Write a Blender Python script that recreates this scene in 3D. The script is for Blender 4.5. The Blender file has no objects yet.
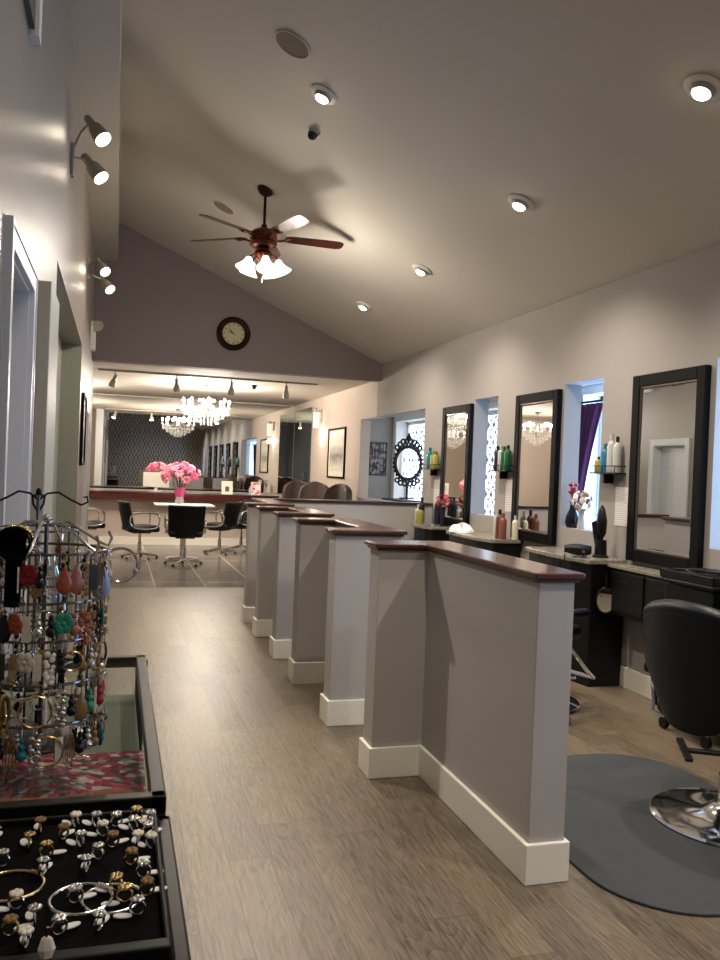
import bpy, bmesh, math, random
from math import sin, cos, pi, radians as R
from mathutils import Vector, Matrix
random.seed(7)
S = bpy.context.scene
COL = S.collection

# ------------------------------------------------------------------ materials
def srgb(r, g, b):
    f = lambda c: (c/255)/12.92 if c/255 <= .04045 else (((c/255)+.055)/1.055)**2.4
    return (f(r), f(g), f(b), 1)

def newmat(name):
    m = bpy.data.materials.new(name); m.use_nodes = True
    nt = m.node_tree
    return m, nt, nt.nodes['Principled BSDF']

def mat(name, col, rough=.6, metal=0, spec=.5, var=0, vscale=8, bump=0, bscale=60, coat=0, trans=0, ior=1.45, emis=None, estr=0, sheen=0):
    m, nt, b = newmat(name)
    b.inputs['Base Color'].default_value = col
    b.inputs['Roughness'].default_value = rough
    b.inputs['Metallic'].default_value = metal
    b.inputs['Specular IOR Level'].default_value = spec
    b.inputs['Coat Weight'].default_value = coat
    b.inputs['Transmission Weight'].default_value = trans
    b.inputs['IOR'].default_value = ior
    b.inputs['Sheen Weight'].default_value = sheen
    if emis:
        b.inputs['Emission Color'].default_value = emis
        b.inputs['Emission Strength'].default_value = estr
    tc = nt.nodes.new('ShaderNodeTexCoord')
    if var:
        n = nt.nodes.new('ShaderNodeTexNoise'); n.inputs['Scale'].default_value = vscale; n.inputs['Detail'].default_value = 5
        nt.links.new(tc.outputs['Object'], n.inputs['Vector'])
        r = nt.nodes.new('ShaderNodeMapRange'); r.inputs[1].default_value = .3; r.inputs[2].default_value = .7
        r.inputs[3].default_value = 1-var; r.inputs[4].default_value = 1+var
        nt.links.new(n.outputs['Fac'], r.inputs[0])
        mx = nt.nodes.new('ShaderNodeVectorMath'); mx.operation = 'SCALE'
        mx.inputs[0].default_value = col[:3]
        nt.links.new(r.outputs[0], mx.inputs['Scale'])
        nt.links.new(mx.outputs[0], b.inputs['Base Color'])
    if bump:
        n2 = nt.nodes.new('ShaderNodeTexNoise'); n2.inputs['Scale'].default_value = bscale; n2.inputs['Detail'].default_value = 4
        nt.links.new(tc.outputs['Object'], n2.inputs['Vector'])
        bp = nt.nodes.new('ShaderNodeBump'); bp.inputs['Strength'].default_value = bump; bp.inputs['Distance'].default_value = .01
        nt.links.new(n2.outputs['Fac'], bp.inputs['Height'])
        nt.links.new(bp.outputs[0], b.inputs['Normal'])
    return m

def mth(nt, op, a, b=None, c=None):
    n = nt.nodes.new('ShaderNodeMath'); n.operation = op
    for i, v in enumerate((a, b, c)):
        if v is None: continue
        if isinstance(v, (int, float)): n.inputs[i].default_value = v
        else: nt.links.new(v, n.inputs[i])
    return n.outputs[0]

def mixc(nt, fac, a, b):
    n = nt.nodes.new('ShaderNodeMix'); n.data_type = 'RGBA'
    for s, v in ((0, fac), (6, a), (7, b)):
        if isinstance(v, (int, float)): n.inputs[s].default_value = v
        elif isinstance(v, tuple): n.inputs[s].default_value = v
        else: nt.links.new(v, n.inputs[s])
    return n.outputs[2]

def sepxyz(nt):
    tc = nt.nodes.new('ShaderNodeTexCoord'); s = nt.nodes.new('ShaderNodeSeparateXYZ')
    nt.links.new(tc.outputs['Object'], s.inputs[0]); return tc, s.outputs

def combine(nt, x, y, z=0.0):
    n = nt.nodes.new('ShaderNodeCombineXYZ')
    for i, v in enumerate((x, y, z)):
        if isinstance(v, (int, float)): n.inputs[i].default_value = v
        else: nt.links.new(v, n.inputs[i])
    return n.outputs[0]

def wood_floor():
    m, nt, b = newmat('oak_plank_floor'); L = nt.links.new
    tc, (x, y, z) = sepxyz(nt)
    PW, PL = .155, 1.28
    row = mth(nt, 'FLOOR', mth(nt, 'DIVIDE', x, PW))
    sh = mth(nt, 'FRACT', mth(nt, 'MULTIPLY', mth(nt, 'SINE', mth(nt, 'MULTIPLY', row, 12.9898)), 43758.5))
    yy = mth(nt, 'ADD', mth(nt, 'DIVIDE', y, PL), sh)
    cell = mth(nt, 'FLOOR', yy)
    wn = nt.nodes.new('ShaderNodeTexWhiteNoise'); wn.noise_dimensions = '2D'
    L(combine(nt, row, cell), wn.inputs['Vector'])
    rnd = wn.outputs['Value']
    fx = mth(nt, 'FRACT', mth(nt, 'DIVIDE', x, PW)); fy = mth(nt, 'FRACT', yy)
    ex = mth(nt, 'MINIMUM', fx, mth(nt, 'SUBTRACT', 1, fx)); ey = mth(nt, 'MINIMUM', fy, mth(nt, 'SUBTRACT', 1, fy))
    seam = mth(nt, 'MAXIMUM', mth(nt, 'LESS_THAN', ex, .011), mth(nt, 'LESS_THAN', ey, .0018))
    g = nt.nodes.new('ShaderNodeTexNoise'); g.inputs['Scale'].default_value = 1; g.inputs['Detail'].default_value = 8; g.inputs['Roughness'].default_value = .65
    L(combine(nt, mth(nt, 'MULTIPLY', x, 120), mth(nt, 'MULTIPLY', y, 7), mth(nt, 'MULTIPLY', rnd, 40)), g.inputs['Vector'])
    w0 = nt.nodes.new('ShaderNodeTexNoise'); w0.inputs['Scale'].default_value = 1; w0.inputs['Detail'].default_value = 1
    L(combine(nt, mth(nt, 'MULTIPLY', x, 11), mth(nt, 'MULTIPLY', y, 1.5), mth(nt, 'MULTIPLY', rnd, 30)), w0.inputs['Vector'])
    ringv = mth(nt, 'FRACT', mth(nt, 'MULTIPLY', w0.outputs['Fac'], 14))
    ringv = mth(nt, 'POWER', ringv, 3)
    fac = mth(nt, 'SUBTRACT', mth(nt, 'MULTIPLY', g.outputs['Fac'], 1.0), mth(nt, 'MULTIPLY', ringv, .13))
    fac = mth(nt, 'ADD', fac, mth(nt, 'MULTIPLY', mth(nt, 'SUBTRACT', rnd, .5), .16))
    cr = nt.nodes.new('ShaderNodeValToRGB')
    cr.color_ramp.elements[0].position = .25; cr.color_ramp.elements[0].color = srgb(72, 62, 50)
    cr.color_ramp.elements[1].position = .72; cr.color_ramp.elements[1].color = srgb(132, 117, 97)
    L(fac, cr.inputs[0])
    c = mixc(nt, mth(nt, 'MULTIPLY', seam, .55), cr.outputs[0], srgb(60, 50, 42))
    L(c, b.inputs['Base Color'])
    L(mth(nt, 'ADD', .30, mth(nt, 'MULTIPLY', g.outputs['Fac'], .16)), b.inputs['Roughness'])
    bp = nt.nodes.new('ShaderNodeBump'); bp.inputs['Strength'].default_value = .25; bp.inputs['Distance'].default_value = .003
    L(mth(nt, 'SUBTRACT', g.outputs['Fac'], mth(nt, 'MULTIPLY', seam, 1.2)), bp.inputs['Height']); L(bp.outputs[0], b.inputs['Normal'])
    return m

def tile_floor():
    m, nt, b = newmat('polished_floor_tile'); L = nt.links.new
    tc, (x, y, z) = sepxyz(nt)
    T = .61
    fx = mth(nt, 'FRACT', mth(nt, 'DIVIDE', mth(nt, 'ADD', x, .1), T)); fy = mth(nt, 'FRACT', mth(nt, 'DIVIDE', mth(nt, 'ADD', y, .2), T*2))
    ex = mth(nt, 'MINIMUM', fx, mth(nt, 'SUBTRACT', 1, fx)); ey = mth(nt, 'MINIMUM', fy, mth(nt, 'SUBTRACT', 1, fy))
    seam = mth(nt, 'MAXIMUM', mth(nt, 'LESS_THAN', ex, .02), mth(nt, 'LESS_THAN', ey, .01))
    n = nt.nodes.new('ShaderNodeTexNoise'); n.inputs['Scale'].default_value = 2.2; n.inputs['Detail'].default_value = 6
    L(tc.outputs['Object'], n.inputs['Vector'])
    c0 = mixc(nt, n.outputs['Fac'], srgb(78, 74, 70), srgb(106, 100, 94))
    L(mixc(nt, mth(nt, 'MULTIPLY', seam, .8), c0, srgb(176, 168, 156)), b.inputs['Base Color'])
    b.inputs['Roughness'].default_value = .2
    return m

def damask(name, c0, c1, sx, sz, axis='x', emit=0, rough=.8, thr=.06):
    """repeating ogee damask motif in the plane of the wall"""
    m, nt, b = newmat(name); L = nt.links.new
    tc, o = sepxyz(nt)
    u = o[0] if axis == 'x' else o[1]; v = o[2]
    def motif(u, v):
        U = mth(nt, 'MULTIPLY', u, 2*pi/sx); V = mth(nt, 'MULTIPLY', v, 2*pi/sz)
        a = mth(nt, 'MULTIPLY', mth(nt, 'COSINE', U), mth(nt, 'COSINE', V))
        bb = mth(nt, 'MULTIPLY', mth(nt, 'COSINE', mth(nt, 'MULTIPLY', U, 3)), mth(nt, 'COSINE', mth(nt, 'MULTIPLY', V, 2)))
        cc = mth(nt, 'MULTIPLY', mth(nt, 'COSINE', mth(nt, 'MULTIPLY', U, 5)), mth(nt, 'SINE', mth(nt, 'MULTIPLY', V, 5)))
        d = mth(nt, 'COSINE', mth(nt, 'MULTIPLY', mth(nt, 'ABSOLUTE', a), 9))
        return mth(nt, 'ADD', mth(nt, 'ADD', mth(nt, 'MULTIPLY', d, .35), mth(nt, 'MULTIPLY', bb, .55)), mth(nt, 'MULTIPLY', cc, .35))
    f = mth(nt, 'GREATER_THAN', motif(u, v), thr)
    c = mixc(nt, f, c0, c1)
    L(c, b.inputs['Base Color']); b.inputs['Roughness'].default_value = rough
    if emit:
        L(c, b.inputs['Emission Color']); b.inputs['Emission Strength'].default_value = emit
    return m

def mahogany(name='mahogany_cap', a=(50, 25, 20), c=(86, 48, 38), rough=.28):
    m, nt, b = newmat(name); L = nt.links.new
    tc, (x, y, z) = sepxyz(nt)
    n = nt.nodes.new('ShaderNodeTexNoise'); n.inputs['Scale'].default_value = 6; n.inputs['Detail'].default_value = 7
    L(combine(nt, mth(nt, 'MULTIPLY', x, 6), mth(nt, 'MULTIPLY', y, 1.2), mth(nt, 'MULTIPLY', z, 6)), n.inputs['Vector'])
    L(mixc(nt, n.outputs['Fac'], srgb(*a), srgb(*c)), b.inputs['Base Color'])
    b.inputs['Roughness'].default_value = rough; b.inputs['Coat Weight'].default_value = .4; b.inputs['Coat Roughness'].default_value = .15
    return m

def speckle(name, c0, c1, scale=260, rough=.2):
    m, nt, b = newmat(name); L = nt.links.new
    tc = nt.nodes.new('ShaderNodeTexCoord')
    v = nt.nodes.new('ShaderNodeTexVoronoi'); v.inputs['Scale'].default_value = scale
    L(tc.outputs['Object'], v.inputs['Vector'])
    n = nt.nodes.new('ShaderNodeSeparateColor'); L(v.outputs['Color'], n.inputs[0])
    L(mixc(nt, n.outputs[0], c0, c1), b.inputs['Base Color'])
    b.inputs['Roughness'].default_value = rough
    return m

def floral_cloth():
    m, nt, b = newmat('floral_cloth'); L = nt.links.new
    tc = nt.nodes.new('ShaderNodeTexCoord')
    v = nt.nodes.new('ShaderNodeTexVoronoi'); v.inputs['Scale'].default_value = 62
    L(tc.outputs['Object'], v.inputs['Vector'])
    s = nt.nodes.new('ShaderNodeSeparateColor'); L(v.outputs['Color'], s.inputs[0])
    cr = nt.nodes.new('ShaderNodeValToRGB'); cr.color_ramp.interpolation = 'CONSTANT'
    e = cr.color_ramp.elements
    e[0].position = 0; e[0].color = srgb(150, 40, 70)
    e[1].position = .3; e[1].color = srgb(90, 30, 45)
    for p, c in ((.45, (205, 175, 165)), (.62, (190, 80, 100)), (.75, (70, 62, 55)), (.88, (140, 140, 120))):
        k = e.new(p); k.color = srgb(*c)
    L(s.outputs[0], cr.inputs[0]); L(cr.outputs[0], b.inputs['Base Color']); b.inputs['Roughness'].default_value = .9
    return m

def emit(name, col, s):
    m = bpy.data.materials.new(name); m.use_nodes = True; nt = m.node_tree; nt.nodes.clear()
    e = nt.nodes.new('ShaderNodeEmission'); o = nt.nodes.new('ShaderNodeOutputMaterial')
    e.inputs[0].default_value = col; e.inputs[1].default_value = s
    nt.links.new(e.outputs[0], o.inputs[0]); return m

def glass(name, col=(1, 1, 1, 1), fac=.12, rough=.02):
    """thin clear pane: mostly see-through with a mirror-like reflection"""
    m = bpy.data.materials.new(name); m.use_nodes = True; nt = m.node_tree; nt.nodes.clear()
    t = nt.nodes.new('ShaderNodeBsdfTransparent'); t.inputs[0].default_value = col
    g = nt.nodes.new('ShaderNodeBsdfGlossy'); g.inputs['Roughness'].default_value = rough
    mx = nt.nodes.new('ShaderNodeMixShader'); mx.inputs[0].default_value = fac
    o = nt.nodes.new('ShaderNodeOutputMaterial')
    nt.links.new(t.outputs[0], mx.inputs[1]); nt.links.new(g.outputs[0], mx.inputs[2]); nt.links.new(mx.outputs[0], o.inputs[0])
    return m

def art(name, kind):
    """printed pictures: procedural photographic-looking blotches / lines"""
    m, nt, b = newmat(name); L = nt.links.new
    tc = nt.nodes.new('ShaderNodeTexCoord'); s = nt.nodes.new('ShaderNodeSeparateXYZ'); L(tc.outputs['Generated'], s.inputs[0])
    n = nt.nodes.new('ShaderNodeTexNoise'); n.inputs['Detail'].default_value = 3
    L(tc.outputs['Generated'], n.inputs['Vector'])
    cr = nt.nodes.new('ShaderNodeValToRGB'); e = cr.color_ramp.elements
    if kind == 'street':      # pale misty print, dark in its lower middle
        n.inputs['Scale'].default_value = 5
        e[0].position = .1; e[0].color = srgb(52, 52, 50); e[1].position = .55; e[1].color = srgb(205, 200, 186)
        d = mth(nt, 'ABSOLUTE', mth(nt, 'SUBTRACT', s.outputs[2], .42))
        L(mth(nt, 'ADD', mth(nt, 'MULTIPLY', n.outputs['Fac'], .45), mth(nt, 'MULTIPLY', d, 1.0)), cr.inputs[0])
    elif kind == 'dark':
        n.inputs['Scale'].default_value = 6
        e[0].position = .45; e[0].color = srgb(30, 26, 28); e[1].position = .62; e[1].color = srgb(150, 135, 130)
        L(n.outputs['Fac'], cr.inputs[0])
    elif kind == 'lines':     # unreadable rows of small grey print on white paper
        r = mth(nt, 'FRACT', mth(nt, 'MULTIPLY', s.outputs[2], 19))
        n.inputs['Scale'].default_value = 40
        f = mth(nt, 'MULTIPLY', mth(nt, 'LESS_THAN', r, .4), mth(nt, 'GREATER_THAN', n.outputs['Fac'], .45))
        e[0].position = 0; e[0].color = srgb(222, 216, 212); e[1].position = 1; e[1].color = srgb(165, 160, 160)
        L(f, cr.inputs[0])
    elif kind == 'card':      # pale card with a dark square portrait in the middle
        dx = mth(nt, 'ABSOLUTE', mth(nt, 'SUBTRACT', s.outputs[0], .5)); dz = mth(nt, 'ABSOLUTE', mth(nt, 'SUBTRACT', s.outputs[2], .42))
        f = mth(nt, 'MULTIPLY', mth(nt, 'LESS_THAN', dx, .2), mth(nt, 'LESS_THAN', dz, .2))
        e[0].position = 0; e[0].color = srgb(225, 215, 195); e[1].position = 1; e[1].color = srgb(80, 40, 45)
        L(f, cr.inputs[0])
    elif kind == 'pinkcard':
        n.inputs['Scale'].default_value = 3
        e[0].position = .45; e[0].color = srgb(228, 222, 220); e[1].position = .6; e[1].color = srgb(190, 90, 100)
        L(n.outputs['Fac'], cr.inputs[0])
    L(cr.outputs[0], b.inputs['Base Color']); b.inputs['Roughness'].default_value = .5
    return m

M = {}
M['wall'] = mat('lavender_grey_wall_paint', srgb(152, 146, 141), .75, var=.02, vscale=3, bump=.05, bscale=250)
M['gable'] = mat('mauve_accent_wall_paint', srgb(130, 118, 117), .8, var=.02, vscale=3)
M['lwall'] = mat('satin_greige_wall_paint', srgb(138, 130, 122), .38, var=.02, vscale=3, bump=.05, bscale=250)
M['ceil'] = mat('ceiling_paint', srgb(204, 198, 188), .9, var=.015, vscale=2, bump=.04, bscale=200)
M['bulk'] = mat('bulkhead_paint', srgb(176, 170, 158), .8)
M['backwall'] = mat('cream_wall_paint', srgb(196, 182, 170), .7, var=.02, vscale=3)
M['backceil'] = mat('white_ceiling_paint', srgb(214, 206, 192), .8)
M['part'] = mat('partition_paint', srgb(174, 170, 166), .6, var=.02, vscale=4, bump=.04, bscale=220)
M['trim'] = mat('white_trim_paint', srgb(238, 234, 222), .4, var=.02, vscale=6)
M['casing'] = mat('white_door_casing_paint', srgb(206, 206, 206), .4)
M['beige'] = mat('beige_panel', srgb(176, 168, 150), .5)
M['niche'] = mat('grey_green_wall_paint', srgb(150, 150, 138), .6)
M['white'] = mat('white_paint', srgb(230, 228, 224), .5)
M['floor'] = wood_floor()
M['tile'] = tile_floor()
M['cap'] = mahogany()
M['apron'] = mahogany('red_wood_apron', (58, 14, 13), (84, 24, 20), .3)
M['darkcap'] = mahogany('dark_wood_cap', (36, 26, 24), (58, 42, 38), .3)
M['fanwood'] = mahogany('fan_blade_wood', (56, 20, 14), (72, 30, 20), .3)
M['copper'] = mat('antique_copper', srgb(98, 54, 40), .3, 1)
M['bronze'] = mat('dark_bronze', srgb(48, 28, 22), .4, .8)
M['leather'] = mat('black_leather', srgb(7, 7, 8), .36, spec=.35, bump=.15, bscale=180)
M['brownleather'] = mat('dark_brown_leather', srgb(52, 38, 34), .35, bump=.15, bscale=140)
M['black'] = mat('black_lacquer', srgb(7, 7, 8), .45, spec=.3, var=.1, vscale=5)
M['blackplastic'] = mat('black_plastic', srgb(10, 10, 11), .4, spec=.35)
M['frame'] = mat('black_mirror_frame_wood', srgb(9, 8, 8), .6, spec=.12, var=.15, vscale=10)
M['bevelwood'] = mat('worn_bronze_frame_edge', srgb(120, 112, 104), .3, .7)
M['chrome'] = mat('chrome', (.86, .86, .88, 1), .08, 1)
M['steel'] = mat('brushed_dark_steel', srgb(52, 50, 48), .35, .9, var=.1, vscale=40)
M['wire'] = mat('silver_wire', srgb(120, 118, 116), .25, 1)
M['mirror'] = mat('mirror_glass', (.9, .91, .9, 1), .005, 1)
M['mirrorgreen'] = mat('green_tinted_mirror_glass', (.56, .68, .64, 1), .01, 1)
M['glass'] = glass('case_glass', (.93, .96, .94, 1), .09)
M['shade'] = emit('frosted_lit_glass_shade', (1, .88, .72, 1), 4)
M['bulb'] = emit('lit_bulb', (1, .86, .66, 1), 30)
M['bulbc'] = emit('lit_chandelier_bulb', (1, .9, .74, 1), 40)
M['crystal'] = mat('crystal_drops', (1, .98, .94, 1), .05, 0, .9, trans=.35)
M['mat'] = mat('grey_rubber_mat', srgb(54, 58, 60), .75, var=.08, vscale=14, bump=.2, bscale=300)
M['granite'] = speckle('speckled_granite', srgb(60, 58, 54), srgb(180, 172, 155))
M['paper'] = art('printed_price_sheet', 'lines')
M['street'] = art('pale_street_print', 'street')
M['darkart'] = art('dark_photo_print', 'dark')
M['card'] = art('small_portrait_card', 'card')
M['pinkcard'] = art('pink_portrait_card', 'pinkcard')
M['velvet'] = mat('black_velvet', srgb(8, 7, 8), .95, spec=.1, sheen=0, var=.3, vscale=30, bump=.3, bscale=200)
M['tag'] = mat('white_price_tag', srgb(240, 238, 235), .5)
M['gold'] = mat('gold_metal', srgb(200, 172, 118), .22, 1)
M['silver'] = mat('silver_metal', srgb(225, 222, 218), .18, 1)
M['orange'] = mat('orange_beads', srgb(165, 78, 46), .4, var=.25, vscale=90)
M['coral'] = mat('coral_beads', srgb(160, 92, 78), .3)
M['green'] = mat('green_stones', srgb(30, 130, 95), .25)
M['teal'] = mat('teal_stones', srgb(25, 110, 125), .25)
M['red'] = mat('dark_red_beads', srgb(140, 20, 35), .3)
M['amber'] = mat('amber_stones', srgb(128, 98, 58), .2)
M['cream'] = mat('cream_shell', srgb(225, 215, 195), .4, var=.1, vscale=90)
M['jet'] = mat('jet_beads', srgb(20, 18, 20), .2)
M['bluecrystal'] = mat('pale_blue_crystal', srgb(150, 165, 205), .08, 0, .8)
M['floral'] = floral_cloth()
M['caseinside'] = mat('olive_case_lining', srgb(108, 110, 92), .7)
M['orangescarf'] = mat('rust_scarf', srgb(150, 90, 62), .8, var=.2, vscale=60)
M['petal'] = mat('pink_petals', srgb(240, 150, 172), .6, var=.15, vscale=60)
M['petal2'] = mat('deep_pink_petals', srgb(222, 90, 130), .6, var=.15, vscale=60)
M['petal3'] = mat('peach_petals', srgb(215, 190, 170), .6, var=.15, vscale=60)
M['leaf'] = mat('green_leaves', srgb(50, 74, 40), .6)
M['pinkglass'] = mat('pink_glass', srgb(190, 80, 130), .15)
M['navy'] = mat('navy_glaze', srgb(14, 14, 32), .2)
M['curtain'] = mat('purple_curtain_fabric', srgb(70, 18, 50), .85, var=.1, vscale=20)
M['film'] = damask('damask_window_film', (.75, .88, 1, 1), (.03, .04, .1, 1), .42, .46, 'y', emit=2.4, thr=.2)
M['daylight'] = emit('daylit_frosted_window_pane', (.34, .58, 1.0, 1), 11)
M['wallpaper'] = damask('damask_wallpaper', srgb(168, 162, 152), srgb(86, 82, 78), .42, .62, 'x', thr=.1)
M['darkpanel'] = mat('dark_grey_panel', srgb(74, 76, 74), .5)
M['dial'] = mat('aged_cream_clock_dial', srgb(186, 178, 140), .6, var=.12, vscale=10)
M['grille'] = mat('speaker_grille_cloth', srgb(132, 120, 104), .9, bump=.4, bscale=500)
M['kbrown'] = mat('brown_cosmetic', srgb(96, 62, 50), .3)
M['bottle_blue'] = mat('blue_bottle_plastic', srgb(40, 110, 140), .3)
M['bottle_green'] = mat('green_bottle_plastic', srgb(22, 88, 50), .3)
M['bottle_yellow'] = mat('yellow_bottle_plastic', srgb(142, 136, 66), .3)
M['bottle_white'] = mat('white_bottle_plastic', srgb(180, 180, 178), .3)
M['bottle_dark'] = mat('dark_bottle_plastic', srgb(35, 30, 45), .3)
M['salmon'] = mat('salmon_bottle_plastic', srgb(130, 78, 64), .35)
M['lightgrey'] = mat('light_grey_plastic', srgb(180, 176, 168), .45)
M['spotmetal'] = mat('white_lamp_metal', srgb(165, 158, 142), .45)
M['tablewhite'] = mat('white_table_laminate', srgb(212, 206, 196), .3)
M['skyscene'] = emit('daylit_view_in_small_mirror', (.55, .85, 1, 1), 1.6)
M['frosted'] = mat('frosted_sconce_glass', srgb(225, 215, 200), .3, emis=(1, .85, .7, 1), estr=.6)

# ------------------------------------------------------------------ mesh tools
class MB:
    def __init__(s): s.bm = bmesh.new()
    def box(s, x0, y0, z0, x1, y1, z1, mtx=None):
        vs = [s.bm.verts.new(Vector(p)) for p in ((x0,y0,z0),(x1,y0,z0),(x1,y1,z0),(x0,y1,z0),(x0,y0,z1),(x1,y0,z1),(x1,y1,z1),(x0,y1,z1))]
        if mtx:
            for v in vs: v.co = mtx @ v.co
        for f in ((0,3,2,1),(4,5,6,7),(0,1,5,4),(1,2,6,5),(2,3,7,6),(3,0,4,7)): s.bm.faces.new([vs[i] for i in f])
        return s
    def prism(s, poly, z0, z1):
        a = [s.bm.verts.new((x, y, z0)) for x, y in poly]; b = [s.bm.verts.new((x, y, z1)) for x, y in poly]
        n = len(poly)
        s.bm.faces.new(list(reversed(a))); s.bm.faces.new(b)
        for i in range(n): s.bm.faces.new((a[i], a[(i+1) % n], b[(i+1) % n], b[i]))
        return s
    def prism_axis(s, pts, axis, a0, a1):
        """extrude 2D outline along x or y; pts are the other two coordinates (in order x/y then z)"""
        mk = (lambda p, t: (t, p[0], p[1])) if axis == 'x' else (lambda p, t: (p[0], t, p[1]))
        a = [s.bm.verts.new(mk(p, a0)) for p in pts]; b = [s.bm.verts.new(mk(p, a1)) for p in pts]
        n = len(pts)
        s.bm.faces.new(a); s.bm.faces.new(list(reversed(b)))
        for i in range(n): s.bm.faces.new((b[i], b[(i+1) % n], a[(i+1) % n], a[i]))
        return s
    def tube(s, pts, r, seg=8, closed=False, caps=True):
        pts = [Vector(p) for p in pts]; n = len(pts); rings = []
        rr = r if isinstance(r, (list, tuple)) else [r]*n
        prev = None
        for i, p in enumerate(pts):
            if closed: t = (pts[(i+1) % n]-pts[i-1])
            else: t = pts[min(i+1, n-1)]-pts[max(i-1, 0)]
            t.normalize()
            if prev is None:
                a = Vector((0, 0, 1)) if abs(t.z) < .9 else Vector((1, 0, 0))
            else: a = prev
            u = (a - t*a.dot(t)).normalized(); v = t.cross(u); prev = u
            rings.append([s.bm.verts.new(p + (u*cos(2*pi*k/seg)+v*sin(2*pi*k/seg))*rr[i]) for k in range(seg)])
        m = n if closed else n-1
        for i in range(m):
            A, B = rings[i], rings[(i+1) % n]
            for k in range(seg): s.bm.faces.new((A[k], A[(k+1) % seg], B[(k+1) % seg], B[k]))
        if not closed and caps:
            s.bm.faces.new(list(reversed(rings[0]))); s.bm.faces.new(rings[-1])
        return s
    def lathe(s, prof, c=(0, 0, 0), seg=24, mtx=None, closed=False):
        """profile of (radius, z)"""
        rings = []
        for r, z in prof:
            if r < 1e-5: rings.append([s.bm.verts.new((0, 0, z))])
            else: rings.append([s.bm.verts.new((r*cos(2*pi*k/seg), r*sin(2*pi*k/seg), z)) for k in range(seg)])
        T = Matrix.Translation(Vector(c)) @ (mtx if mtx else Matrix.Identity(4))
        for g in rings:
            for v in g: v.co = T @ v.co
        n = len(rings)
        for i in range(n if closed else n-1):
            A, B = rings[i], rings[(i+1) % n]
            for k in range(seg):
                j = (k+1) % seg
                if len(A) == 1 and len(B) == 1: continue
                if len(A) == 1: s.bm.faces.new((A[0], B[j], B[k]))
                elif len(B) == 1: s.bm.faces.new((A[k], A[j], B[0]))
                else: s.bm.faces.new((A[k], A[j], B[j], B[k]))
        return s
    def ball(s, c, r, sx=1, sy=1, sz=1, u=12, v=8, mtx=None):
        prof = [(r*sin(pi*i/v), -r*cos(pi*i/v)) for i in range(v+1)]
        m = Matrix.Diagonal((sx, sy, sz, 1))
        if mtx: m = mtx @ m
        return s.lathe(prof, c, u, m)
    def grid(s, fn, nu, nv):
        V = [[s.bm.verts.new(fn(i/nu, j/nv)) for j in range(nv+1)] for i in range(nu+1)]
        for i in range(nu):
            for j in range(nv): s.bm.faces.new((V[i][j], V[i+1][j], V[i+1][j+1], V[i][j+1]))
        return s
    def build(s, name, m, parent=None, bevel=0, bseg=2, smooth=True, solid=0, subd=0, loc=None):
        bmesh.ops.recalc_face_normals(s.bm, faces=s.bm.faces)
        me = bpy.data.meshes.new(name); s.bm.to_mesh(me); s.bm.free()
        me.materials.append(m)
        o = bpy.data.objects.new(name, me); COL.objects.link(o)
        if parent: o.parent = parent
        if loc: o.location = loc
        if smooth:
            for p in me.polygons: p.use_smooth = True
            try:
                me.set_sharp_from_angle(angle=R(38))
            except Exception: pass
        if solid:
            md = o.modifiers.new('s', 'SOLIDIFY'); md.thickness = solid; md.offset = 0
        if bevel:
            md = o.modifiers.new('b', 'BEVEL'); md.width = bevel; md.segments = bseg; md.limit_method = 'ANGLE'; md.harden_normals = False
        if subd:
            md = o.modifiers.new('u', 'SUBSURF'); md.levels = subd; md.render_levels = subd
        return o

def B(*a, **k): return MB().box(*a, **k)

def thing(name, label, cat, loc=(0, 0, 0), rz=0, group=None):
    o = bpy.data.objects.new(name, None); COL.objects.link(o)
    o.empty_display_size = .1
    o.location = loc; o.rotation_euler = (0, 0, rz); o['label'] = label; o['category'] = cat
    if group: o['group'] = group
    return o
def tag(o, label, cat, group=None):
    o['label'] = label; o['category'] = cat
    if group: o['group'] = group
    return o
def struct(o): o['kind'] = 'structure'; return o
def dup(root, loc=None, rz=None, label=None, group=None):
    r = root.copy(); COL.objects.link(r)
    if loc is not None: r.location = loc
    if rz is not None: r.rotation_euler = (0, 0, rz)
    if label: r['label'] = label
    if group: r['group'] = group
    for ch in list(root.children):
        c = ch.copy(); COL.objects.link(c); c.parent = r
        for g in list(ch.children):
            d = g.copy(); COL.objects.link(d); d.parent = c
    return r

def offset_poly(poly, d):
    """poly counter-clockwise; outward offset by d"""
    n = len(poly); out = []
    for i in range(n):
        p0, p1, p2 = Vector(poly[i-1]), Vector(poly[i]), Vector(poly[(i+1) % n])
        e1 = (p1-p0).normalized(); e2 = (p2-p1).normalized()
        n1 = Vector((e1.y, -e1.x)); n2 = Vector((e2.y, -e2.x))
        k = (n1+n2); k = k / max(.2, k.dot(n1))
        out.append(tuple(p1 + k*d))
    return out

# ------------------------------------------------------------------ camera
yaw, pitch, roll, F = 0.28641, -0.01017, -0.03968, 830.0
f = Vector((sin(yaw)*cos(pitch), cos(yaw)*cos(pitch), sin(pitch)))
rt = Vector((cos(yaw), -sin(yaw), 0)); up = rt.cross(f)
rt2 = cos(roll)*rt - sin(roll)*up; up2 = sin(roll)*rt + cos(roll)*up
cam = bpy.data.cameras.new('camera'); co = bpy.data.objects.new('camera', cam); COL.objects.link(co)
mw = Matrix.Identity(4)
for i in range(3): mw[i][0] = rt2[i]; mw[i][1] = up2[i]; mw[i][2] = -f[i]
mw[0][3], mw[1][3], mw[2][3] = 0, 0, 1.5
co.matrix_world = mw
cam.sensor_fit = 'VERTICAL'; cam.sensor_height = 36; cam.lens = F/960*36; cam.clip_start = .05; cam.clip_end = 100
S.camera = co

# ------------------------------------------------------------------ room shell
XL, XR, XO = -.35, 3.63, 4.5
Y0, YG, YB = -3.0, 11.4, 17.4
SL = .43
zc = lambda x: 3.05 + SL*(XR-x)

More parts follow.
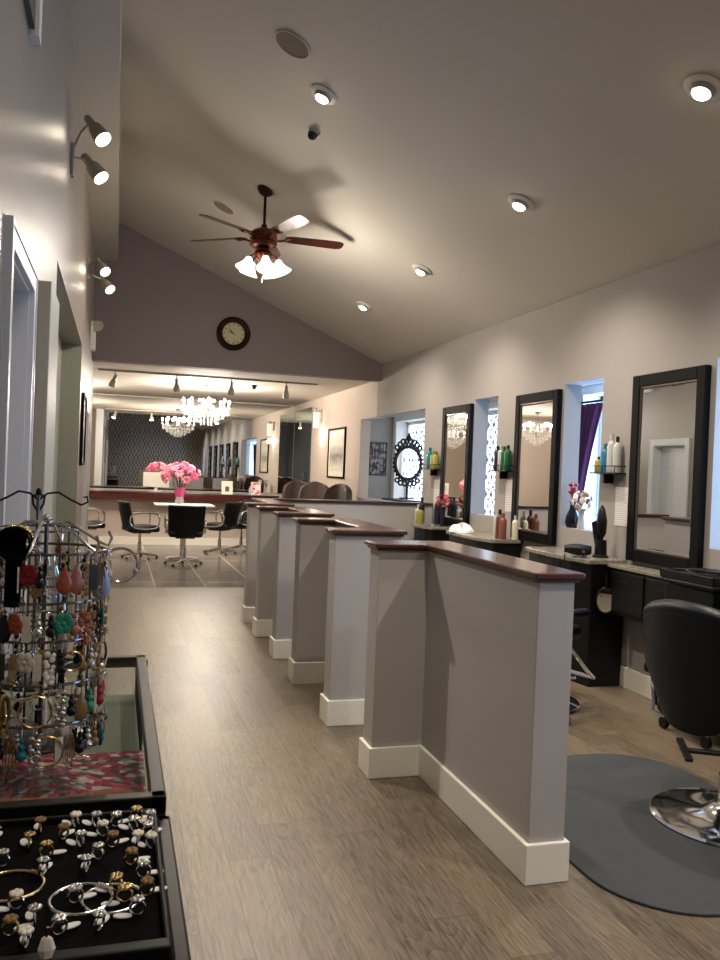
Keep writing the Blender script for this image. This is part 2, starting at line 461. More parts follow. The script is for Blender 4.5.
struct(B(-.6, Y0-.1, -.1, XO+.3, 10.35, 0).build('floor', M['floor'], smooth=False))
struct(B(-3.3, 10.35, -.1, XO+.3, YB+.1, 0).build('floor', M['tile'], smooth=False))
struct(B(-.5, 10.32, 0, 3.62, 10.36, .004).build('trim_1', M['steel'], smooth=False))
# ceilings
c = MB(); c.prism_axis([(-.55, zc(-.55)), (3.80, zc(3.80)), (3.80, zc(3.80)+.12), (-.55, zc(-.55)+.12)], 'y', Y0, YG+.2)
struct(c.build('ceiling', M['ceil'], smooth=False))
struct(B(-3.3, YG+.2, 2.85, 3.79, YB+.1, 2.95).build('ceiling_back', M['backceil'], smooth=False))
struct(B(3.79, Y0, 2.45, XO+.3, 13.4, 2.55).build('ceiling_bay', M['white'], smooth=False))
struct(B(XL, Y0, 4.12, -.07, YG, 4.72).build('trim_2', M['bulk'], smooth=False))
# gable
c = MB(); c.prism_axis([(-.53, 2.82), (XR, 2.82), (XR, zc(XR)), (-.53, zc(-.53))], 'y', YG, YG+.2)
struct(c.build('wall_gable', M['gable'], smooth=False))
# right wall
w = MB()
w.box(XR, Y0, 0, XR+.16, 12.4, 1.1)
w.box(XR, Y0, 2.31, XR+.16, YG+.2, 3.0)
w.box(XR, Y0, 3.0, XR+.13, YG+.2, 3.04)
PIERS = [(-3.0, -1.85), (-1.2, .1), (.65, 1.95), (2.5, 3.85), (4.42, 5.70), (6.28, 7.56), (8.12, 9.6)]
for a, b_ in PIERS: w.box(XR, a, 1.1, XR+.16, b_, 2.31)
struct(w.build('wall_right', M['wall'], smooth=False))
w = MB()
w.box(XR, 12.4, 0, XR+.16, YB, 2.85); w.box(XR, YG+.2, 2.31, XR+.16, 12.4, 2.85)
struct(w.build('wall_right_back', M['backwall'], smooth=False))
struct(B(XR-.02, Y0, 0, XR, 12.4, .15).build('baseboard_right', M['trim'], bevel=.004, smooth=False))
# outer wall of the window bays
WIN = [(-1.0, .4), (1.0, 2.35), (2.75, 4.35), (5.7, 7.42), (8.5, 10.5), (10.95, 13.25)]
w = MB(); yy = Y0
for a, b_ in WIN:
    w.box(XO, yy, 0, XO+.27, a, 2.45); w.box(XO, a, 0, XO+.27, b_, .9); w.box(XO, a, 2.36, XO+.27, b_, 2.45); yy = b_
w.box(XO, yy, 0, XO+.27, 13.4, 2.45)
struct(w.build('wall_bay', M['white'], smooth=False))
struct(B(XR+.16, 13.4, 0, XO, 13.5, 2.45).build('wall_bay_end', M['wall'], smooth=False))
for i, (a, b_) in enumerate(WIN):
    pane = B(XO+.25, a, .9, XO+.27, b_, 2.36)
    wo = struct(pane.build('window_%d' % (i+1), M['film'] if i >= 4 else M['daylight'], smooth=False))
    fr = MB()
    for q in (a, b_-.05): fr.box(XO+.2, q, .9, XO+.245, q+.05, 2.36)
    fr.box(XO+.2, a, .9, XO+.245, b_, .95); fr.box(XO+.2, a, 2.31, XO+.245, b_, 2.36)
    fr.build('window_frame', M['white'], wo, smooth=False)
# left wall
w = MB()
TW = XL-.18
def seg(a, b_, z0=0, z1=4.75): w.box(TW, a, z0, XL, b_, z1)
seg(Y0, 2.83); seg(2.83, 3.51, 2.16); seg(3.51, 4.9); seg(4.9, 8.36, 2.6); seg(8.36, 9.75); seg(9.75, 10.45, 2.05); seg(10.45, YG+.2); seg(YG+.2, 12.3, 0, 2.85)
struct(w.build('wall_left', M['lwall'], smooth=False))
struct(B(TW-.06, 4.8, 0, TW, 8.46, 2.7).build('wall_left_niche', M['niche'], smooth=False))
struct(B(XL, 4.38, 0, XL+.015, 4.9, .12).build('baseboard_left', M['trim'], smooth=False))
def door(n, a, b_, zt, cw, mslab, panels):
    d = struct(B(TW+.03, a, 0, TW+.07, b_, zt).build('door_%d' % n, mslab, smooth=False))
    k = MB()
    if panels:
        hw = (b_-a)/2
        for u0 in (a+.09, a+hw+.04):
            for z0, z1 in ((.2, .85), (.98, 1.62), (1.72, 1.93)):
                k.box(TW+.07, u0, z0, TW+.078, u0+hw-.14, z1)
    else:
        k.box(TW+.07, a+.12, .25, TW+.078, b_-.12, zt-.2)
    k.build('door_panel', mslab, d, bevel=.004)
    k = MB(); k.lathe([(0, -.03), (.02, -.03), (.022, 0), (.012, .004), (.012, .03), (.028, .04), (.03, .055), (.02, .068), (0, .07)], (TW+.075, b_-.08, 1.0), 16, Matrix.Rotation(pi/2, 4, 'Y'))
    k.build('door_knob', M['chrome'], d)
    t = MB()
    e = .02
    t.box(XL, a-cw+e, 0, XL+.02, a, zt); t.box(XL, b_, 0, XL+.02, b_+cw-e, zt)
    t.box(XL, a-cw+e, zt, XL+.02, b_+cw-e, zt+cw-e)
    t.box(XL, a-cw, 0, XL+.024, a-cw+e, zt+cw-e); t.box(XL, b_+cw-e, 0, XL+.024, b_+cw, zt+cw-e)
    t.box(XL, a-cw, zt+cw-e, XL+.024, b_+cw, zt+cw)
    t.box(TW, a, 0, XL, a+.012, zt); t.box(TW, b_-.012, 0, XL, b_, zt); t.box(TW, a+.012, zt-.012, XL, b_-.012, zt)
    t.build('door_casing', M['casing'], d, smooth=False)
door(1, 2.83, 3.51, 2.16, .08, M['lightgrey'], False)
door(2, 9.75, 10.45, 2.05, .09, M['casing'], True)
struct(B(TW, 8.35, 0, XL-.002, 8.362, 2.6).build('trim_5', M['niche'], smooth=False))
struct(B(XL, 3.84, 0, XL+.055, 4.36, 2.27).build('trim_3', M['beige'], bevel=.004, smooth=False))
t = struct(B(XL, 2.2, 3.02, XL+.02, 3.18, 4.05).build('window_7', M['darkpanel'], smooth=False))
k = MB(); k.box(XL, 3.18, 3.0, XL+.035, 3.26, 4.1); k.build('window_frame', M['white'], t, smooth=False)
# back wall, front wall, left extension of the back room
struct(B(-3.3, YB, 0, XR+.2, YB+.12, 2.85).build('wall_back', M['backwall'], smooth=False))
struct(B(-3.4, YG+.2, 0, -3.3, YB, 2.85).build('wall_far_left', M['backwall'], smooth=False))
struct(B(-3.3, YG+.2, 0, TW, YG+.3, 2.85).build('wall_back_left', M['backwall'], smooth=False))
w = MB(); w.prism_axis([(-.53, 0), (XO+.1, 0), (XO+.1, 2.5), (XR+.16, 2.5), (XR+.16, zc(XR+.16)), (-.53, zc(-.53))], 'y', Y0-.12, Y0)
struct(w.build('wall_front', M['wallpaper'], smooth=False))
struct(B(-.53, 12.3, 0, XL, 12.312, 2.85).build('trim_4', M['casing'], smooth=False))

# mirrors on the end wall and on the right wall beside it
mw_ = MB(); mw_.box(-.9, YB-.012, .97, XR-.02, YB, 2.83)
tag(mw_.build('wall_mirror', M['mirror'], smooth=False), 'huge frameless wall mirror above the reception counter at the far end', 'mirror')
mw_ = MB(); mw_.box(XR-.012, 15.75, .3, XR, YB-.03, 2.72)
tag(mw_.build('wall_mirror', M['mirrorgreen'], smooth=False), 'tall dark greenish wall mirror in the far right corner, beside the glass sconce', 'mirror')

# ------------------------------------------------------------------ partitions
def partition(poly, label, capmat=None, group='low grey partitions along the aisle'):
    cx, cy = poly[0]
    p = thing('partition_wall', label, 'partition', (cx, cy, 0), 0, group)
    q = [(x-cx, y-cy) for x, y in poly]
    MB().prism(q, 0, 1.13).build('wall_body', M['part'], p, smooth=False, bevel=.004)
    MB().prism(offset_poly(q, .016), 0, .15).build('baseboard', M['trim'], p, smooth=False, bevel=.004)
    MB().prism(offset_poly(q, .012), 1.118, 1.132).build('cap_moulding', M['cap'] if not capmat else capmat, p, smooth=False, bevel=.003)
    MB().prism(offset_poly(q, .028), 1.132, 1.155).build('wood_cap', M['cap'] if not capmat else capmat, p, smooth=False, bevel=.006)
    return p
T = .15
def U(y1, y2):   # far wing at y2, near wing at y1, open to the aisle
    return [(1.25, y1), (1.66, y1), (1.66, y2+T), (1.25, y2+T), (1.25, y2), (1.51, y2), (1.51, y1+T), (1.25, y1+T)]
partition([(1.25, 3.86), (1.51, 3.86), (1.51, 2.74), (1.66, 2.74), (1.66, 4.01), (1.25, 4.01)], 'nearest low grey L-shaped partition with mahogany cap, its whole long side in view')
partition(U(4.70, 5.66), 'low grey partition, the first one behind the nearest L-shaped one, two fins to the aisle')
partition(U(6.43, 7.29), 'low grey partition in the middle of the row, third counted from the camera')
partition([(1.25, 7.97), (1.66, 7.97), (1.66, 9.32), (1.51, 9.32), (1.51, 8.12), (1.25, 8.12)], 'farthest low grey partition of the row, at the edge of the tiled floor')
hw = thing('half_wall', 'low grey cross wall with a thin black cap behind the row of partitions', 'partition', (1.70, 9.2, 0))
B(0, 0, 0, 1.92, .12, 1.13).build('wall_body', M['part'], hw, smooth=False)
B(0, -.02, 1.13, 1.92, .14, 1.16).build('wood_cap', M['darkcap'], hw, smooth=False, bevel=.005)
B(0, -.014, 0, 1.91, 0, .15).build('baseboard', M['trim'], hw, smooth=False)

# ------------------------------------------------------------------ station mirrors
def station_mirror(yc, label):
    W, Hh = .78, 1.335
    t = thing('station_mirror', label, 'mirror', (XR, yc, .935), 0, 'black framed tall mirrors over the stations')
    fw = .085
    def ring(y0, y1, z0, z1, fwid, x0, x1):
        m = MB(); m.box(x0, y0, z0, x1, y0+fwid, z1); m.box(x0, y1-fwid, z0, x1, y1, z1)
        m.box(x0, y0+fwid, z0, x1, y1-fwid, z0+fwid); m.box(x0, y0+fwid, z1-fwid, x1, y1-fwid, z1); return m
    ring(-W/2, W/2, 0, Hh, fw, -.05, -.003).build('frame', M['frame'], t, bevel=.006, smooth=False)
    ring(-W/2+fw-.004, W/2-fw+.004, fw-.004, Hh-fw+.004, .013, -.04, -.028).build('inner_edge', M['bevelwood'], t, smooth=False)
    g = MB(); y0, y1, z0, z1 = -W/2+fw, W/2-fw, fw, Hh-fw; bv = .022
    # bevelled glass
    o_ = [(-.026, y0, z0), (-.026, y1, z0), (-.026, y1, z1), (-.026, y0, z1)]
    i_ = [(-.032, y0+bv, z0+bv), (-.032, y1-bv, z0+bv), (-.032, y1-bv, z1-bv), (-.032, y0+bv, z1-bv)]
    vo = [g.bm.verts.new(p) for p in o_]; vi = [g.bm.verts.new(p) for p in i_]; vb = [g.bm.verts.new((-.012, p[1], p[2])) for p in o_]
    g.bm.faces.new(vi); g.bm.faces.new(list(reversed(vb)))
    for i in range(4):
        j = (i+1) % 4
        g.bm.faces.new((vo[i], vo[j], vi[j], vi[i])); g.bm.faces.new((vb[i], vb[j], vo[j], vo[i]))
    g.build('mirror_glass', M['mirror'], t, smooth=False)
    return t
sm = station_mirror(4.855, 'nearest and largest-looking black framed station mirror, at the right edge of the photo')
dup(sm, (XR, 6.70, .935), label='black framed station mirror on the middle pier, between the purple curtain and the green bottles')
dup(sm, (XR, 8.52, .935), label='farthest black framed station mirror on the right wall, reflecting the chandelier')
dup(sm, (XR, 3.0, .935), label='black framed station mirror next to the camera, seen only as a reflection')
dup(sm, (XR, 1.15, .935), label='black framed station mirror behind the camera, seen only in the end wall mirror')

# ------------------------------------------------------------------ station counters (black cabinets with stone top)
def station(y0, y1, depth, label, cords=True):
    t = thing('styling_station', label, 'cabinet', (XR-.022, (y0+y1)/2, 0), 0, 'black styling stations on the right wall')
    h = (y1-y0)/2
    body = MB(); pl = [(0, -h+.02), (0, h-.02), (-depth+.08, h-.02), (-depth+.04, h*.5), (-depth+.03, 0), (-depth+.04, -h*.5), (-depth+.08, -h+.02)]
    body.prism(list(reversed(pl)), .09, .895).build('body', M['black'], t, smooth=False, bevel=.006)
    tp = [(0, -h), (0, h), (-depth+.05, h), (-depth+.012, h*.55), (-depth, 0), (-depth+.012, -h*.55), (-depth+.05, -h)]
    MB().prism(list(reversed(tp)), .895, .93).build('counter_top', M['granite'], t, smooth=False, bevel=.006)
    MB().prism(list(reversed([(p[0]*.93, p[1]*.985) for p in pl])), 0, .09).build('plinth', M['blackplastic'], t, smooth=False)
    for k_, z in enumerate((.66, .44, .22)):
        d = B(-depth+.018, -h*.42, z-.09, -depth+.032, h*.42, z+.09).build('drawer', M['black'], t, smooth=False, bevel=.004)
        k = MB(); k.tube([(-depth+.02, -.06, z), (-depth-.008, -.055, z), (-depth-.008, .055, z), (-depth+.02, .06, z)], .005, 6)
        k.build('handle', M['chrome'], d)
    return t
station(5.262, 6.25, .36, 'nearest black styling station with a speckled stone top and black hair tools on it')
station(6.90, 7.98, .36, 'black styling station behind the nearest one, holding hair spray bottles')
station(8.45, 9.08, .34, 'black styling station just in front of the low cross wall')
station(3.05, 3.80, .36, 'black styling station under the near window bay at the right edge, partly behind the chair')

# ------------------------------------------------------------------ small salon tools
def dryer(loc, rz, label):
    t = thing('hair_dryer', label, 'hair dryer', loc, rz, 'black hair tools on the station')
    k = MB(); k.lathe([(0, -.1), (.03, -.1), (.042, -.07), (.045, 0), (.038, .05), (.027, .09), (.03, .1), (.024, .1), (.02, .06), (0, .06)], (0, 0, .046), 18, Matrix.Rotation(pi/2, 4, 'Y'))
    k.build('barrel', M['blackplastic'], t)
    MB().tube([(-.03, 0, .05), (-.04, .05, .03), (-.045, .13, .02)], [.02, .018, .015], 12).build('handle', M['blackplastic'], t)
    MB().tube([(-.045, .13, .02), (-.06, .19, .012), (-.03, .24, .01), (.03, .22, .008), (.05, .16, .008)], .005, 8).build('cord', M['blackplastic'], t)
    return t
ZT = .93
dryer((3.38, 5.56, ZT), 2.6, 'black hair dryer lying on the stone top of the nearest station')
t = thing('tool_holder', 'black hair tool holder standing on the nearest station beside the price sheet', 'holder', (3.50, 5.44, ZT), 0)
MB().lathe([(0, 0), (.06, 0), (.06, .012), (.045, .02), (.042, .13), (.036, .13), (.036, .02), (0, .02)], (0, 0, 0), 20).build('cup', M['blackplastic'], t)
def upright(name, label, cat, loc, parts, group=None):
    t = thing(name, label, cat, loc, 0, group)
    for nm, pts, r, m in parts: MB().tube(pts, r, 10).build(nm, m, t)
    return t
upright('hair_brush', 'black paddle hair brush standing upright in the tool holder on the nearest station', 'brush', (3.50, 5.425, ZT+.03),
        [('handle', [(0, 0, 0), (0, .005, .12)], .01, M['blackplastic']), ('head', [(0, .005, .115), (0, .01, .15), (0, .014, .24), (0, .018, .33), (0, .02, .36)], [.012, .032, .04, .024, .006], M['blackplastic'])])
upright('curling_iron', 'black and chrome curling iron leaning in the tool holder on the nearest station', 'curling iron', (3.51, 5.455, ZT+.02),
        [('handle', [(0, 0, 0), (-.01, .01, .15)], .012, M['blackplastic']), ('barrel', [(-.01, .01, .15), (-.02, .02, .3)], .008, M['chrome'])])
upright('flat_iron', 'black flat iron leaning left of the paddle brush on the nearest station', 'flat iron', (3.485, 5.455, ZT+.02),
        [('lower_arm', [(0, 0, 0), (-.02, .05, .24)], .012, M['blackplastic']), ('upper_arm', [(.004, -.012, .0), (-.01, .028, .25)], .011, M['blackplastic'])])
t = thing('cable_bundle', 'black cord drooping from the hair tools down the front of the nearest station', 'cord', (3.235, 5.42, .035))
MB().tube([(.02, .1, .91), (0, .08, .905), (-.012, .07, .8), (-.014, .05, .64), (-.014, .09, .55), (-.012, .13, .66), (-.012, .12, .86)], .005, 8).build('cord', M['blackplastic'], t)
t = thing('hand_mirror', 'oval hand mirror hanging on the side of the nearest black station', 'mirror', (3.42, 5.225, .64), R(-28))
k = MB(); k.lathe([(0, 0), (.085, 0), (.09, .006), (.085, .012), (0, .012)], (0, 0, 0), 28, Matrix.Rotation(pi/2, 4, 'X') @ Matrix.Diagonal((.8, 1.1, 1, 1))); k.build('rim', M['blackplastic'], t)
k = MB(); k.lathe([(0, 0), (.075, 0), (0, .001)], (0, -.0125, 0), 28, Matrix.Rotation(pi/2, 4, 'X') @ Matrix.Diagonal((.8, 1.1, 1, 1))); k.build('mirror_glass', M['mirror'], t)
MB().tube([(0, -.006, .09), (0, -.006, .2)], [.012, .009], 8).build('handle', M['blackplastic'], t)

def bottle(loc, h, r, m, capm, label, group, cat='bottle', pump=False):
    t = thing('bottle', label, cat, loc, 0, group)
    MB().lathe([(0, 0), (r, 0), (r*1.02, .01), (r, h*.7), (r*.8, h*.78), (r*.38, h*.83), (r*.38, h*.86), (0, h*.86)], (0, 0, 0), 16).build('body', m, t)
    k = MB(); k.lathe([(0, h*.85), (r*.45, h*.85), (r*.42, h), (0, h)], (0, 0, 0), 14)
    if pump: k.tube([(0, 0, h), (0, 0, h*1.08), (-.03, 0, h*1.08)], .005, 6)
    k.build('cap', capm, t)
    return t
def shelf(yc, label):
    t = thing('wall_shelf', label, 'shelf', (XR, yc, 1.555), 0, 'small black bottle shelves on the piers')
    B(-.10, -.17, 0, 0, .17, .012).build('board', M['blackplastic'], t, smooth=False)
    k = MB(); k.tube([(-.002, -.165, .06), (-.098, -.165, .06), (-.098, .165, .06), (-.002, .165, .06)], .004, 6)
    for q in (-.165, 0, .165): k.tube([(-.098, q, .01), (-.098, q, .06)], .003, 6)
    k.build('rail', M['blackplastic'], t)
    k = B(-.08, -.01, -.07, 0, .01, 0); k.build('bracket', M['blackplastic'], t, smooth=False)
    return t
shelf(5.52, 'small black wall shelf beside the nearest station mirror, holding white and blue bottles')
for dy, h, r, a, b_, lb in ((-.12, .27, .03, 'bottle_white', 'bottle_dark', 'tall white bottle with a black cap, rightmost on the shelf beside the nearest mirror'),
                    (-.045, .29, .033, 'bottle_white', 'bottle_white', 'tall white bottle with a white cap on the shelf beside the nearest mirror'),
                    (.035, .22, .036, 'bottle_blue', 'bottle_blue', 'blue bottle in the middle of the shelf beside the nearest mirror'),
                    (.115, .12, .036, 'bottle_yellow', 'bottle_dark', 'short yellowish jar, leftmost on the shelf beside the nearest mirror')):
    bottle((XR-.05, 5.52+dy, 1.567), h, r, M[a], M[b_], lb, 'bottles on the shelf beside the nearest mirror')
shelf(7.30, 'small black wall shelf left of the middle station mirror, holding green and black bottles')
for dy, h, r, a, b_, lb in ((-.10, .24, .036, 'bottle_green', 'bottle_dark', 'rightmost green bottle on the shelf left of the middle mirror'),
                    (-.02, .23, .034, 'bottle_green', 'bottle_green', 'green bottle with a green cap beside the pale bottle, left of the middle mirror'),
                    (.05, .24, .03, 'lightgrey', 'bottle_white', 'slim pale grey bottle between green and black ones, left of the middle mirror'),
                    (.12, .24, .036, 'bottle_dark', 'bottle_dark', 'leftmost black bottle on the shelf left of the middle mirror')):
    bottle((XR-.05, 7.30+dy, 1.567), h, r, M[a], M[b_], lb, 'bottles on the shelf left of the middle mirror')
shelf(9.14, 'small black wall shelf left of the farthest station mirror, holding teal and yellow bottles')
for dy, h, r, a, b_, lb in ((-.10, .2, .034, 'bottle_yellow', 'kbrown', 'yellowish bottle nearest the farthest station mirror, on its shelf'),
                    (0, .21, .036, 'bottle_yellow', 'bottle_yellow', 'yellow bottle in the middle of the farthest shelf'),
                    (.11, .25, .038, 'teal', 'teal', 'teal bottle, leftmost on the farthest shelf')):
    bottle((XR-.05, 9.14+dy, 1.567), h, r, M[a], M[b_], lb, 'bottles on the shelf left of the farthest mirror')
def sheet(y0, y1, z0, z1, label):
    o = B(-.003, y0, z0, 0, y1, z1); o = o.build('price_sheet', M['paper'], None, smooth=False); o.location = (XR, 0, 0)
    tag(o, label, 'paper', 'white printed sheets on the piers')
sheet(5.25, 5.47, 1.17, 1.46, 'white printed sheet taped to the pier right beside the nearest mirror')
sheet(7.10, 7.31, 1.17, 1.49, 'white printed sheet taped to the pier below the green bottles')
sheet(9.0, 9.2, 1.1, 1.44, 'white printed sheet taped to the pier below the teal bottle')
# things on the second and third station
for (x, y, h, r, a, b_, lb) in ((3.46, 7.12, .26, .036, 'lightgrey', 'bottle_white', 'tall silver grey spray bottle, leftmost on the middle station'),
                                (3.44, 7.03, .27, .036, 'kbrown', 'bottle_dark', 'brown spray bottle between two others on the middle station'),
                                (3.43, 6.94, .24, .034, 'salmon', 'salmon', 'salmon pink spray bottle on the middle station'),
                                (3.55, 6.93, .22, .03, 'cream', 'bottle_white', 'cream bottle standing right before the glass of the middle mirror'),
                                (3.35, 8.96, .22, .035, 'bottle_white', 'bottle_white', 'white bottle on the station before the low cross wall'),
                                (3.33, 8.84, .2, .045, 'bottle_yellow', 'bottle_dark', 'squat yellow bottle on the station before the low cross wall'),
                                (3.42, 9.03, .30, .035, 'bottle_dark', 'bottle_dark', 'tall black bottle on the station before the low cross wall'),
                                (3.50, 8.74, .32, .035, 'bottle_dark', 'bottle_dark', 'tall black bottle standing before the farthest station mirror')):
    bottle((x, y, ZT), h, r, M[a], M[b_], lb, 'bottles on the station tops')
t = thing('crumpled_towel', 'crumpled white towel lying on the middle station', 'towel', (3.36, 7.72, ZT))
k = MB(); random.seed(3)
def tw(u, v):
    a = 2*pi*u; r = .17*sin(pi*v/2+.001)
    return Vector((r*.7*cos(a), r*sin(a), .002+.06*cos(pi*v/2)*(1+.5*sin(5*a+2))+.012*sin(9*a+7*v)*(1-v)))
k.grid(tw, 40, 10).build('cloth', M['white'], t)
t = thing('folded_foil', 'small pile of silver foil on the farthest station', 'foil', (3.36, 8.62, ZT))
k = MB(); k.grid(lambda u, v: Vector(((u-.5)*.16, (v-.5)*.2, .012+.008*sin(17*u+3)*cos(13*v))), 14, 14).build('foil_sheet', M['silver'], t, solid=.004)
# silk flower and vase on the sill
t = thing('navy_vase', 'dark navy vase with a tall neck standing on the sill before the purple curtain', 'vase', (XR+.055, 6.165, 1.1))
MB().lathe([(0, 0), (.045, 0), (.062, .04), (.058, .09), (.03, .15), (.022, .20), (.032, .22), (.026, .22), (.016, .2), (0, .12)], (0, 0, 0), 24).build('body', M['navy'], t)
k = MB()
for i in range(7): 
    a = i*.9; k.tube([(0, 0, .2), (.015*cos(a), .02*sin(a), .26), (.02*cos(a), .04*sin(a), .29+.03*(i % 3))], .004, 5)
    k.ball((.02*cos(a), .04*sin(a), .30+.03*(i % 3)), .022, 1, 1, .8, 8, 6)
k.build('sprig', M['red'], t)
def flowerball(loc, r, m, n, label, stemh, vm, group=None):
    t = thing('flower_vase', label, 'vase of flowers', loc)
    MB().lathe([(0, 0), (.03, 0), (.034, .02), (.022, stemh*.6), (.03, stemh), (.025, stemh), (.018, stemh*.6), (0, .01)], (0, 0, 0), 18).build('vase', vm, t)
    rnd = random.Random(5)
    for i in range(n):
        ph = i*2.399; zz = 1-2*(i+.5)/n; rr = math.sqrt(1-zz*zz)
        c_ = Vector((rr*cos(ph), rr*sin(ph), zz))*r + Vector((0, 0, stemh+r*.9))
        k = MB()
        for q in range(6):
            a = q*pi/3; d = Vector((rr*cos(ph), rr*sin(ph), zz)).to_track_quat('Z', 'Y').to_matrix().to_4x4()
            k.ball(c_+ (d @ Vector((cos(a)*r*.17, sin(a)*r*.17, 0))), r*.2, 1, 1, .55, 7, 5, d)
        k.ball(c_, r*.16, 1, 1, 1, 7, 5)
        k.build('flower', m[i % len(m)], t)
    return t
flowerball((XR+.05, 6.02, 1.1), .078, [M['petal3'], M['cream'], M['amber']], 16, 'round cream and peach flower ball on the sill, right of the navy vase', .16, M['bottle_white'])

# curtain in the near bay
t = thing('purple_curtain', 'dark purple curtain gathered to the left of the bright bay window', 'curtain', (XO-.05, 7.35, 0))
def cur(u, v):
    z = 2.25-1.2*v; w_ = .16+.34*(1-v)**1.5
    y = .10-u*w_
    return Vector((-.03+.025*sin(u*34), y, z))
MB().grid(cur, 60, 24).build('cloth', M['curtain'], t, solid=.006)
MB().tube([(-.03, -1.75, 2.27), (-.03, .14, 2.27)], .012, 10).build('rod', M['blackplastic'], t)

# ornate mirror and picture in the far bay
t = thing('ornate_mirror', 'black baroque framed oval mirror standing before the patterned window of the far bay', 'mirror', (4.38, 12.25, 1.10), R(-90))
def oval(ry, rz_, n=48): return [(0, ry*cos(2*pi*i/n), .56+rz_*sin(2*pi*i/n)) for i in range(n)]
MB().tube(oval(.21, .25), .028, 8, closed=True).build('frame', M['blackplastic'], t)
k = MB()
for i in range(26):
    a = 2*pi*i/26; k.ball((0, .235*cos(a), .56+.28*sin(a)), .026, .6, 1, 1, 8, 6)
for s_ in (-1, 1):
    for (ya, za, rr) in ((.035, .76, .035), (.09, .75, .04), (.14, .71, .036), (.19, .66, .032), (.045, .10, .036), (.11, .11, .036), (.17, .15, .032)):
        k.tube([(0, s_*ya+rr*cos(a), za+.14+rr*sin(a)) for a in [j*pi/5 for j in range(10)]], .016, 6, closed=True)
k.ball((0, 0, .95), .045, .6, 1, 1.2, 8, 6); k.ball((0, 0, 1.01), .022, .6, 1, 1, 8, 6); k.tube([(0, 0, .0), (0, 0, .26)], .02, 8); k.box(-.06, -.1, 0, .06, .1, .02)
k.build('scrollwork', M['blackplastic'], t)
k = MB(); pts = oval(.205, .245); vs = [k.bm.verts.new(p) for p in pts]; k.bm.faces.new(vs); vs2 = [k.bm.verts.new((.01, p[1], p[2])) for p in pts]; k.bm.faces.new(list(reversed(vs2)))
for i in range(48): k.bm.faces.new((vs[i], vs[(i+1) % 48], vs2[(i+1) % 48], vs2[i]))
k.build('mirror_glass', M['mirror'], t)
t = thing('bay_console', 'dark blue console cabinet under the ornate mirror in the far bay', 'cabinet', (4.30, 12.25, 0))
B(-.15, -.5, .06, .19, .5, 1.06).build('body', M['navy'], t, smooth=False, bevel=.006)
B(-.16, -.52, 1.06, .16, .52, 1.09).build('top', M['black'], t, smooth=False, bevel=.004)
for s_ in (-1, 1): 
    B(-.162, s_*.25-.22, .12, -.15, s_*.25+.22, 1.0).build('door', M['navy'], t, smooth=False, bevel=.004)
B(-.13, -.45, 0, .13, .45, .06).build('plinth', M['black'], t, smooth=False)
def picture(name, label, w_, h_, fm, am, loc, rz, matw=.0, fw=.025, group=None):
    """hangs on a wall; local -y faces the room"""
    t = thing(name, label, 'picture', loc, rz, group)
    m = MB(); d = .03
    m.box(-w_/2, -d, 0, -w_/2+fw, 0, h_); m.box(w_/2-fw, -d, 0, w_/2, 0, h_); m.box(-w_/2+fw, -d, 0, w_/2-fw, 0, fw); m.box(-w_/2+fw, -d, h_-fw, w_/2-fw, 0, h_)
    m.build('frame', fm, t, smooth=False, bevel=.003)
    if matw:
        B(-w_/2+fw, -.012, fw, w_/2-fw, -.004, h_-fw).build('mount', M['cream'], t, smooth=False)
    B(-w_/2+fw+matw, -.016, fw+matw, w_/2-fw-matw, -.0125 if matw else -.004, h_-fw-matw).build('print', am, t, smooth=False)
    return t
picture('framed_picture', 'dark unframed-looking portrait print on the end wall of the far window bay', .30, .55, M['blackplastic'], M['darkart'], (4.24, 13.398, 1.45), 0, 0, .012)
picture('framed_picture', 'large black framed pale print on the far right wall between sconce and doorway', 1.12, .86, M['frame'], M['street'], (XR-.001, 13.78, 1.37), -pi/2, .09, .03)
picture('framed_picture', 'narrow black framed picture on the left wall, seen nearly edge-on', .75, .72, M['frame'], M['darkart'], (XL+.001, 9.02-.05, 1.45), pi/2, .06, .03)

# sconce
t = thing('wall_sconce', 'chrome wall sconce with a square frosted glass tube beside the greenish mirror', 'wall lamp', (XR-.001, 14.95, 2.28))
B(-.02, -.05, .12, 0, .05, .34).build('back_plate', M['chrome'], t, smooth=False, bevel=.004)
MB().tube([(-.015, 0, .3), (-.10, 0, .3)], .012, 10).build('arm', M['chrome'], t)
MB().lathe([(0, .0), (.055, .0), (.055, .30), (.05, .30), (.05, .01), (0, .01)], (-.11, 0, 0), 20).build('shade', M['frosted'], t)
MB().lathe([(0, .28), (.06, .28), (.06, .33), (.02, .36), (0, .36)], (-.11, 0, 0), 20).build('cap', M['chrome'], t)

